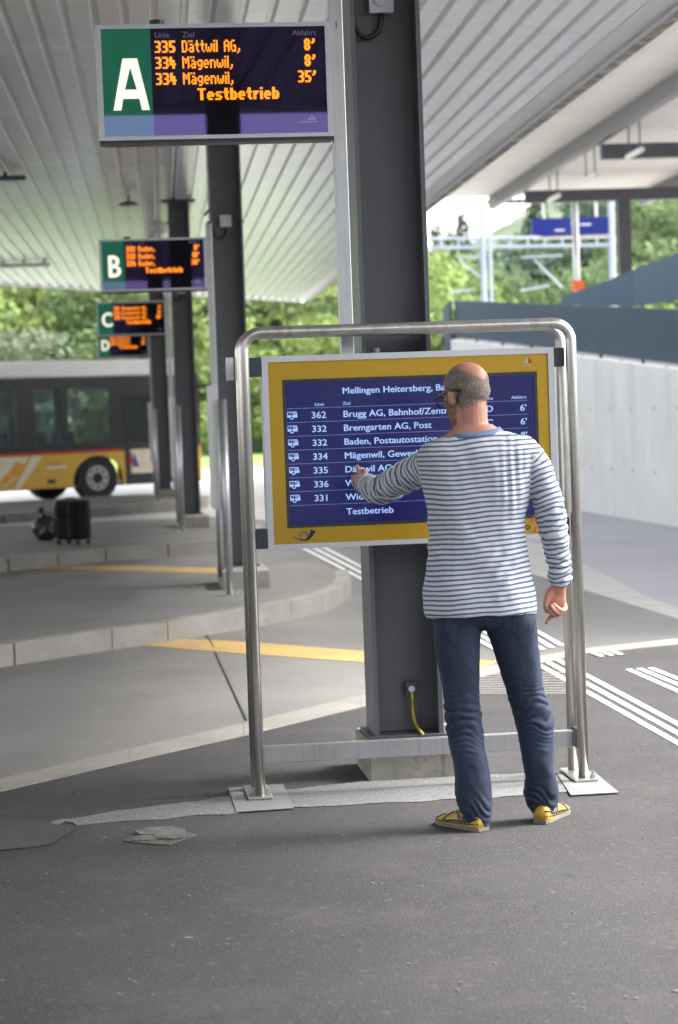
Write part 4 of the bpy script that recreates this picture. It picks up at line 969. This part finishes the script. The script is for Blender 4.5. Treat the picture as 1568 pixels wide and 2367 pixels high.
# head
HC = W(1080, 917, 8.25)-M0; HY = rad(38)
HM = Matrix.Translation(HC) @ Matrix.Rotation(HY, 4, 'Z') @ Matrix.Rotation(rad(-11), 4, 'X') @ Matrix.Rotation(rad(3), 4, 'Y')
def hb(c, r, rot=None):
    mb.ball((0, 0, 0), r, M=None, seg=24) if False else bmesh.ops.create_uvsphere(mb.b, u_segments=28, v_segments=18, radius=1, matrix=HM @ Matrix.Translation(c) @ (rot or Matrix.Identity(4)) @ Matrix.Diagonal((r[0], r[1], r[2], 1)))
hb((0, -.004, .050), (.0775, .097, .080)); hb((0, -.040, .018), (.0655, .062, .062)); hb((0, .030, .0), (.066, .066, .070)); hb((0, .040, -.045), (.056, .052, .055))
hb((0, .045, -.080), (.044, .046, .030)); hb((0, .080, -.094), (.020, .016, .016)); hb((-.030, .02, -.078), (.026, .045, .022)); hb((.030, .02, -.078), (.026, .045, .022))
hb((0, .086, .028), (.052, .016, .012)); hb((0, .101, -.022), (.012, .016, .020), Matrix.Rotation(rad(20), 4, 'X')); hb((0, .094, -.002), (.009, .014, .026))
hb((0, .094, -.056), (.024, .010, .006)); hb((0, .091, -.066), (.021, .011, .0075)); hb((-.043, .060, -.022), (.020, .020, .018)); hb((.043, .060, -.022), (.020, .020, .018))
for s in (-1, 1):
    R_ = Matrix.Rotation(s*rad(-24), 4, 'Z') @ Matrix.Rotation(rad(-12), 4, 'X')
    hb((s*.0795, -.006, .006), (.0065, .020, .022), R_); hb((s*.080, -.004, -.016), (.0065, .014, .020), R_); hb((s*.076, .006, -.012), (.008, .014, .018), R_)
    hb((s*.031, .083, .006), (.014, .010, .010))
# right hand: palm towards the viewer, fingers half curled, index lower
limb(mb, [(1294, 1340, 8.235, .031, .026), (1291, 1358, 8.24, .030, .021), (1287, 1374, 8.243, .036, .017), (1286, 1392, 8.245, .039, .0155), (1289, 1406, 8.25, .034, .013)])
limb(mb, [(1274, 1366, 8.238, .016), (1268, 1378, 8.232, .0150), (1263, 1390, 8.228, .0115), (1262, 1403, 8.225, .0098), (1265, 1413, 8.224, .0082)])
limb(mb, [(1305, 1397, 8.25, .0105), (1306, 1408, 8.232, .0098), (1298, 1411, 8.212, .0092), (1288, 1404, 8.206, .0085), (1281, 1397, 8.210, .0075)])
limb(mb, [(1298, 1404, 8.25, .0112), (1297, 1417, 8.230, .0102), (1288, 1416, 8.208, .0096), (1279, 1408, 8.203, .0088), (1274, 1400, 8.207, .0078)])
limb(mb, [(1290, 1408, 8.255, .0112), (1287, 1422, 8.236, .0102), (1278, 1420, 8.214, .0096), (1270, 1412, 8.210, .0088)])
limb(mb, [(1282, 1407, 8.26, .0112), (1279, 1420, 8.256, .0100), (1270, 1431, 8.242, .0090), (1264, 1439, 8.232, .0078)])
# left hand: reaching to the screen, index out, the others folded
limb(mb, [(843, 1117, 8.775, .027, .023), (838, 1115, 8.80, .027, .024), (832, 1111, 8.83, .030, .021), (827, 1109, 8.858, .030, .018)])
limb(mb, [(833, 1096, 8.850, .0115), (830, 1089, 8.878, .0105), (828, 1083, 8.900, .0095), (826, 1078, 8.912, .0078)])
limb(mb, [(828, 1102, 8.858, .0115), (818, 1102, 8.880, .0102), (821, 1109, 8.895, .0092), (829, 1112, 8.885, .008)])
limb(mb, [(825, 1112, 8.856, .0115), (818, 1114, 8.875, .0100), (822, 1121, 8.888, .0090), (830, 1122, 8.878, .008)])
limb(mb, [(828, 1122, 8.850, .0105), (823, 1127, 8.865, .0094), (828, 1133, 8.876, .0085), (835, 1132, 8.868, .0075)])
limb(mb, [(845, 1100, 8.81, .013), (845, 1092, 8.835, .0112), (840, 1088, 8.860, .0098), (836, 1090, 8.880, .0082)])
me = remesh(mb.mesh(), .0032, 3)
NR = [v.normal.copy() for v in me.vertices]
for v in me.vertices: v.co += NR[v.index]*(noise.noise(v.co*30)*.0010)
BODY = link('body', me, SKIN, MAN, True)
# hair and beard: short growth lying on the scalp and the jaw
HI = HM.inverted()
def patch(name, m, test, off):
    b = bmesh.new(); b.from_mesh(BODY.data); b.normal_update()
    kill = []
    for f in b.faces:
        c = HI @ f.calc_center_median()
        if not test(c): kill.append(f)
    bmesh.ops.delete(b, geom=kill, context='FACES')
    for v in b.verts: v.co += v.normal*off
    r = bpy.data.meshes.new(name); b.to_mesh(r); b.free(); return link(name, r, m, MAN, True)
prob = random.Random(3)
def keep(d, w_): return prob.random() < .5+d/w_          # d metres inside the edge: soft, thinning fringe
def is_hair(c):
    if abs(c.x) > .0795 and -.03 < c.y < .03 and c.z < .032: return False
    jag = noise.noise(c*40)*.005
    ph = abs(math.degrees(math.atan2(c.x, -c.y)))
    if Vector(c).length > .16: return False
    e1 = .040+.00098*min(ph, 60)+jag-max(0, ph-100)*.0012-c.z
    low = -.030-.022*min(1, ph/50)+jag
    if ph > 78: low = -.028
    return keep(e1, .020) and keep(c.z-low, .026) and keep(.040+jag-c.y, .020)
patch('hair', HAIR, is_hair, .0010)
def is_beard(c):
    jag = noise.noise(c*60)*.006
    if not (-.125 < c.z < -.004+jag) or c.y > .13 or Vector(c).length > .15: return False
    if not keep(c.y-.014-jag-max(0, -c.z-.07)*.2, .014): return False
    if c.z > -.048 and abs(c.x) < .050: return c.z < -.036 and c.z > -.052 and abs(c.x) < .03 and c.y > .085
    return True
patch('beard', BEARD, is_beard, .0008)
# spectacles
SP = empty('spectacles', M0+HC, 0, label='dark framed spectacles worn by the man', cat='spectacles')
SP.rotation_euler = HM.to_euler()
for s in (-1, 1):
    MB().tube([(s*.070, .100, .012), (s*.078, .080, .014), (s*.0835, .03, .017), (s*.0840, .0, .021), (s*.0800, -.024, .018), (s*.074, -.052, .010)], [.0036]*6, 8, ry=[.0056]*6).build('temple_arm', GLAS, SP, True)
    rim_ = [(s*.037+.031*math.cos(t)*(1 if True else 0), .110-.006*abs(math.cos(t)), -.002+.021*math.sin(t)) for t in [2*math.pi*k/24 for k in range(25)]]
    rim_ = [(s*.037+.033*abs(math.cos(t))**.8*(1 if math.cos(t) >= 0 else -1), .110-.012*max(0, s*math.cos(t)), .000+.0215*abs(math.sin(t))**.8*(1 if math.sin(t) >= 0 else -1)) for t in [2*math.pi*k/28 for k in range(29)]]
    r_ = MB().tube(rim_, .0036, 8, caps=False).build('rim', GLAS, SP, True)
    MB().sheet(rim_[:-1]).build('lens', SPEC, r_)
MB().tube([(-.006, .112, .006), (0, .114, .009), (.006, .112, .006)], .0026, 8).build('bridge', GLAS, SP, True)

# --- shirt
mb = MB(); mb.loft([ring(*t) for t in TORSO])
limb(mb, RARM, 28); limb(mb, LARM, 28)
me = remesh(mb.mesh(), .0045, 2)
def polyline(pts): return [W(p[0], p[1], p[2])-M0 for p in pts]
RA, LA = polyline(RARM), polyline(LARM)
def along(PL, p):
    best = (9, 0); s = 0
    for i in range(len(PL)-1):
        a, b = PL[i], PL[i+1]; d = b-a; t = max(0 if i else -.8, min(1 if i < len(PL)-2 else 1.6, (p-a).dot(d)/d.length_squared)); q = a+d*t
        e = (p-q).length
        if e < best[0]: best = (e, s+d.length*t)
        s += d.length
    return best
TC = [(sum(r, Vector())/len(r)) for r in [ring(*t) for t in TORSO]]
def fold(p):      # cloth coordinates -> displacement
    x, z = p.x, p.z
    return noise.noise(Vector((x*9+z*5, p.y*7, z*4.5-x*3)))*.0065+noise.noise(Vector((x*26+z*12, p.y*20, z*13)))*.0024
xs_ = W(1095, 1150, 8.2).x-M0.x
b = bmesh.new(); b.from_mesh(me); b.normal_update()
lay = b.verts.layers.float.new('arm'); kind = {}
for v in b.verts:
    p = v.co; er, sr = along(RA, p); el, sl = along(LA, p)
    # inside torso?  lateral limits of the torso at this height
    z = p.z+M0.z
    kind[v.index] = ('T', 0)
    # seam planes: right arm beyond a line from shoulder to armpit
    rx0, rz0 = W(1231, 1020, 8.2).x-M0.x, W(1231, 1020, 8.2).z; rx1, rz1 = W(1222, 1150, 8.2).x-M0.x, W(1222, 1150, 8.2).z
    lx0, lz0 = W(968, 1034, 8.2).x-M0.x, W(968, 1034, 8.2).z; lx1, lz1 = W(982, 1148, 8.2).x-M0.x, W(982, 1148, 8.2).z
    tz = (z-rz1)/(rz0-rz1); sr_x = rx1+(rx0-rx1)*min(1, max(0, tz))
    tl = (z-lz1)/(lz0-lz1); sl_x = lx1+(lx0-lx1)*min(1, max(0, tl))
    tz_lim = p.z-W(1222, 1158, 8.2).z
    if p.x > sr_x and er < .085 and (sr > .05): kind[v.index] = ('R', sr)
    elif p.x < sl_x and el < .09 and sl > .0: kind[v.index] = ('L', sl)
    if kind[v.index][0] == 'T' and er < el and er < .066 and sr > .16 and p.x > sr_x-.012: kind[v.index] = ('R', sr)
def torso_s(p):
    x = p.x-xs_
    sag = -.012*math.exp(-((x+.20)/.07)**2)*math.exp(-((p.z-1.27)/.10)**2)
    return p.z-.055*x+sag+noise.noise(Vector((x*7, p.y*4, p.z*6)))*.006+noise.noise(Vector((x*22, p.y*12, p.z*12)))*.0018+.02*max(0, p.z-1.40)*abs(x)*4
def arm_s(p, s, left):
    w_ = noise.noise(Vector((p.x*18, p.y*18, p.z*18)))*.007+noise.noise(p*45)*.003
    return s*.96+w_
disp = {}
for v in b.verts:
    k_, s = kind[v.index]; p = v.co
    if k_ == 'T':
        d = fold(p)
        # vertical pleats behind the right armpit, diagonal pulls at the waist
        gx = (p.x-xs_-.145)/.045; gz = (p.z-1.33)/.13
        d += .0035*math.sin(p.x*190)*math.exp(-gx*gx-gz*gz)
        gx = (p.x-xs_+.17)/.05; gz = (p.z-1.10)/.10; d += .004*math.sin((p.z*.8+p.x*.9)*95)*math.exp(-gx*gx-gz*gz)
        gx = (p.x-xs_-.11)/.07; gz = (p.z-.98)/.10; d += .003*math.sin((p.z*.7-p.x*1.0)*100)*math.exp(-gx*gx-gz*gz)
    elif k_ == 'R':
        el_ = math.exp(-((s-.30)/.10)**2)*.5+math.exp(-((s-.52)/.08)**2)*1.0+.25
        d = .0045*el_*math.sin(s*150+8*noise.noise(p*9)+p.x*30)+noise.noise(p*16)*.005
    else:
        el_ = math.exp(-((s-.28)/.16)**2)+.3
        d = .0050*el_*math.sin(s*135+7*noise.noise(p*8)+p.z*40)+noise.noise(p*15)*.005
    disp[v] = d
for v, d in disp.items(): v.co += v.normal*d
b.faces.ensure_lookup_table()
vals = []; cut = []
zc_ = W(1090, 1000, 8.22).z
for f in b.faces:
    ks = [kind[v.index][0] for v in f.verts]; mk = max(set(ks), key=ks.count)
    for v in f.verts:
        p = v.co-v.normal*disp[v]
        if mk == 'T': s = torso_s(p)
        elif mk == 'R': s = arm_s(p, along(RA, p)[1], False)
        else: s = arm_s(p, along(LA, p)[1], True)
        vals.append(s)
me2 = bpy.data.meshes.new('shirt'); b.to_mesh(me2); b.free()
at = me2.attributes.new('cloth', 'FLOAT', 'CORNER'); at.data.foreach_set('value', vals)
SHIRT = link('shirt', me2, JERSEY, MAN, True)
# neckband
nb_ = []
for k in range(40):
    t = 2*math.pi*k/40; ct, st = math.cos(t), math.sin(t)
    a = W(1040, 1001, 8.225)-M0; c2 = W(1152, 989, 8.225)-M0; c_ = (a+c2)/2; h = (c2-a)/2
    nb_.append(c_+h*ct+Vector((0, .078*st, (-.012 if st < 0 else -.03)*abs(st))))
mb = MB()
rings = []
for k in range(41):
    p = nb_[k % 40]; c_ = (nb_[0]+nb_[20])/2; o = (p-c_); o.z = 0; o.normalize()
    rings.append([p+o*.000+Vector((0, 0, .006)), p+o*.006+Vector((0, 0, .005)), p+o*.014+Vector((0, 0, -.004)), p+o*.021+Vector((0, 0, -.013)), p+o*.012+Vector((0, 0, -.017)), p-o*.004+Vector((0, 0, -.008))])
for i in range(40):
    A = [mb.b.verts.new(q) for q in rings[i]]; B = [mb.b.verts.new(q) for q in rings[i+1]]
    for k in range(6): mb.b.faces.new((A[k], A[(k+1) % 6], B[(k+1) % 6], B[k]))
bmesh.ops.remove_doubles(mb.b, verts=mb.b.verts, dist=.0002)
mb.build('neckband', NAVYC, MAN, True)

# --- jeans
mb = MB()
mb.loft([ring((992, 1370), (1226, 1368), 8.20, .110), ring((994, 1410), (1230, 1405), 8.20, .118), ring((999, 1430), (1236, 1426), 8.20, .112), ring((1020, 1446), (1215, 1444), 8.20, .095), ring((1080, 1456), (1160, 1455), 8.20, .060)])
LL = [((1000, 1400), (1118, 1400), 8.195, .108), ((1001, 1437), (1116, 1437), 8.195, .105), ((1003, 1470), (1112, 1470), 8.19, .100), ((1008, 1511), (1110, 1511), 8.185, .092), ((1014, 1555), (1109, 1555), 8.18, .083), ((1021, 1593), (1109, 1593), 8.175, .074), ((1029, 1647), (1109, 1647), 8.165, .067),
      ((1033, 1694), (1117, 1694), 8.16, .068), ((1040, 1732), (1122, 1732), 8.15, .071), ((1046, 1760), (1128, 1760), 8.145, .070), ((1051, 1790), (1133, 1790), 8.14, .067), ((1052, 1836), (1136, 1836), 8.13, .063), ((1060, 1865), (1137, 1865), 8.125, .064), ((1070, 1888), (1135, 1894), 8.125, .064), ((1082, 1902), (1133, 1914), 8.12, .055)]
RL = [((1112, 1400), (1232, 1400), 8.205, .108), ((1114, 1437), (1239, 1437), 8.205, .105), ((1126, 1465), (1243, 1465), 8.21, .100), ((1138, 1497), (1246, 1497), 8.21, .093), ((1160, 1564), (1254, 1564), 8.215, .080), ((1171, 1593), (1257, 1593), 8.22, .074), ((1184, 1637), (1272, 1637), 8.22, .068), ((1188, 1658), (1276, 1658), 8.22, .067),
      ((1196, 1700), (1279, 1700), 8.22, .069), ((1207, 1764), (1280, 1764), 8.22, .067), ((1213, 1795), (1286, 1795), 8.225, .064), ((1210, 1833), (1292, 1830), 8.23, .062), ((1222, 1866), (1287, 1862), 8.235, .060), ((1234, 1884), (1279, 1876), 8.235, .054)]
mb.loft([ring(*t) for t in LL]); mb.loft([ring(*t) for t in RL])
me = remesh(mb.mesh(), .0048, 3)
kneeL, kneeR = W(1070, 1660, 8.2).z, W(1230, 1650, 8.2).z; ankL, ankR = W(1090, 1880, 8.1).z, W(1250, 1850, 8.2).z
mid = lambda z: W(1118, 1450, 8.2).x-M0.x+max(0, (.82-z))*.055
NR = [v.normal.copy() for v in me.vertices]
for v in me.vertices:
    p = v.co.copy(); z = p.z; left = p.x < mid(z); kz = kneeL if left else kneeR; az = ankL if left else ankR
    wv = noise.noise(Vector((p.x*13, p.y*9, z*7)))*1.6
    wk = math.exp(-((z-kz)/.095)**2); wa_ = math.exp(-((z-az)/.07)**2); wt_ = math.exp(-((z-.80)/.07)**2)*.5
    n1 = abs(math.sin((z*118+p.x*(26 if left else -22))+wv*4.0+noise.noise(p*11)*3))*2-1.1
    n2 = abs(math.sin(z*88+p.x*35+wv*3))*2-1.1
    n3 = math.sin(z*45+(1 if left else -1)*p.x*60+wv*2)
    gate = max(0, .35+noise.noise(Vector((p.x*20, p.y*16, z*22)))*1.3)
    d = n1*wk*.0050*min(1.3, gate+.25)+n2*wa_*.0042*min(1.3, gate+.3)+n3*wt_*.004+noise.noise(Vector((p.x*9, p.y*9, z*6)))*.007+noise.noise(p*30)*.002
    hem = (W(1110, 1908, 8.12).z if left else W(1256, 1878, 8.23).z)
    d *= max(0, min(1, (z-hem-.004)/.03))
    v.co += NR[v.index]*d
JEANS = link('jeans', me, DENIM, MAN, True)
# back pocket and seams of the jeans, traced on the cloth surface
from mathutils.bvhtree import BVHTree
bv = BVHTree.FromPolygons([v.co for v in JEANS.data.vertices], [tuple(p.vertices) for p in JEANS.data.polygons])
def onback(u, v, off=.002):
    p = W(u, v, 8.0)-M0; d = (p+M0-Vector((0, 0, EYE))).normalized(); h = bv.ray_cast(p-d*.3, d)
    return (h[0]+h[1]*off) if h[0] else None
def seam(pts, name='seam', r=.0016, m=None):
    q = []
    for i in range(len(pts)-1):
        for s in range(6): 
            t = s/6; h = onback(pts[i][0]*(1-t)+pts[i+1][0]*t, pts[i][1]*(1-t)+pts[i+1][1]*t, .0008)
            if h: q.append(h)
    if len(q) > 2: MB().tube(q, r, 6).build(name, m or DENIM, JEANS, True)
seam([(1186, 1424), (1188, 1458), (1206, 1472), (1232, 1460), (1238, 1426)], 'back_pocket_seam'); seam([(1026, 1430), (1028, 1456), (1046, 1470), (1066, 1458), (1070, 1432)], 'back_pocket_seam')

# --- shoes
def shoe(heel, ang, name):
    S = empty('shoe', heel, ang)
    S.parent = MAN; S.location = heel-M0
    prof = [(y_*.93, w_*.93, h_) for y_, w_, h_ in [(0, .026, .050), (.012, .034, .066), (.035, .037, .078), (.07, .038, .082), (.11, .038, .078), (.15, .043, .062), (.19, .048, .048), (.225, .047, .040), (.255, .038, .032), (.275, .022, .024), (.281, .010, .018)]]
    def sec(y, wd_, h, n=20):
        out = []
        for k in range(n):
            t = 2*math.pi*k/n; c, s = math.cos(t), math.sin(t)
            x = wd_*abs(c)**.75*(1 if c >= 0 else -1); z = .020+(h-.020)*max(0, s)**.8 if s >= 0 else .020+(-.012)*abs(s)**.5
            out.append(Vector((x, y, z)))
        return out
    up_ = MB().loft([sec(*p) for p in prof]).mesh(); o = link('upper', up_, SHOEY, S, True)
    MB().loft([[Vector((p[1]*1.06*math.cos(t)*1.0, p[0]-(.004 if i == 0 else 0)+(.004 if i == len(prof)-1 else 0), zz)) for t, zz in ((0, .002), (0, .015), (math.pi, .015), (math.pi, .002))] for i, p in enumerate(prof)]).build('sole', SOLE, S)
    bvs = BVHTree.FromPolygons([v.co for v in up_.vertices], [tuple(p.vertices) for p in up_.polygons])
    def strip(pts, side, r=.0048, m=SHOEB):
        q = []
        for i in range(len(pts)-1):
            for s in range(5):
                t = s/5; y = pts[i][0]*(1-t)+pts[i+1][0]*t; z = pts[i][1]*(1-t)+pts[i+1][1]*t
                h = bvs.ray_cast(Vector((side*.2, y, z)), Vector((-side, 0, 0)))
                if h[0]: q.append(h[0]+h[1]*.0004)
        if len(q) > 2: MB().tube(q, .0016, 6, ry=[r]*len(q)).build('stripe', m, S, True)
    for side in (-1, 1):
        strip([(.055, .022), (.085, .045), (.125, .062), (.150, .060)], side); strip([(.085, .022), (.105, .045), (.120, .070)], side)
        strip([(.150, .058), (.165, .045), (.185, .022)], side); strip([(.030, .040), (.075, .033), (.140, .030), (.200, .022)], side); strip([(.190, .045), (.215, .035), (.235, .024)], side)
        strip([(.004, .048), (.03, .045), (.05, .030)], side)
        strip([(.0, .030), (.1, .0225), (.2, .0225), (.262, .022)], side, .0028)
    return S
hl = G(1118, 1922); shoe(Vector((hl.x, hl.y, 0)), rad(37), 'l')
hr = G(1249, 1905); shoe(Vector((hr.x, hr.y, 0)), rad(-26), 'r')
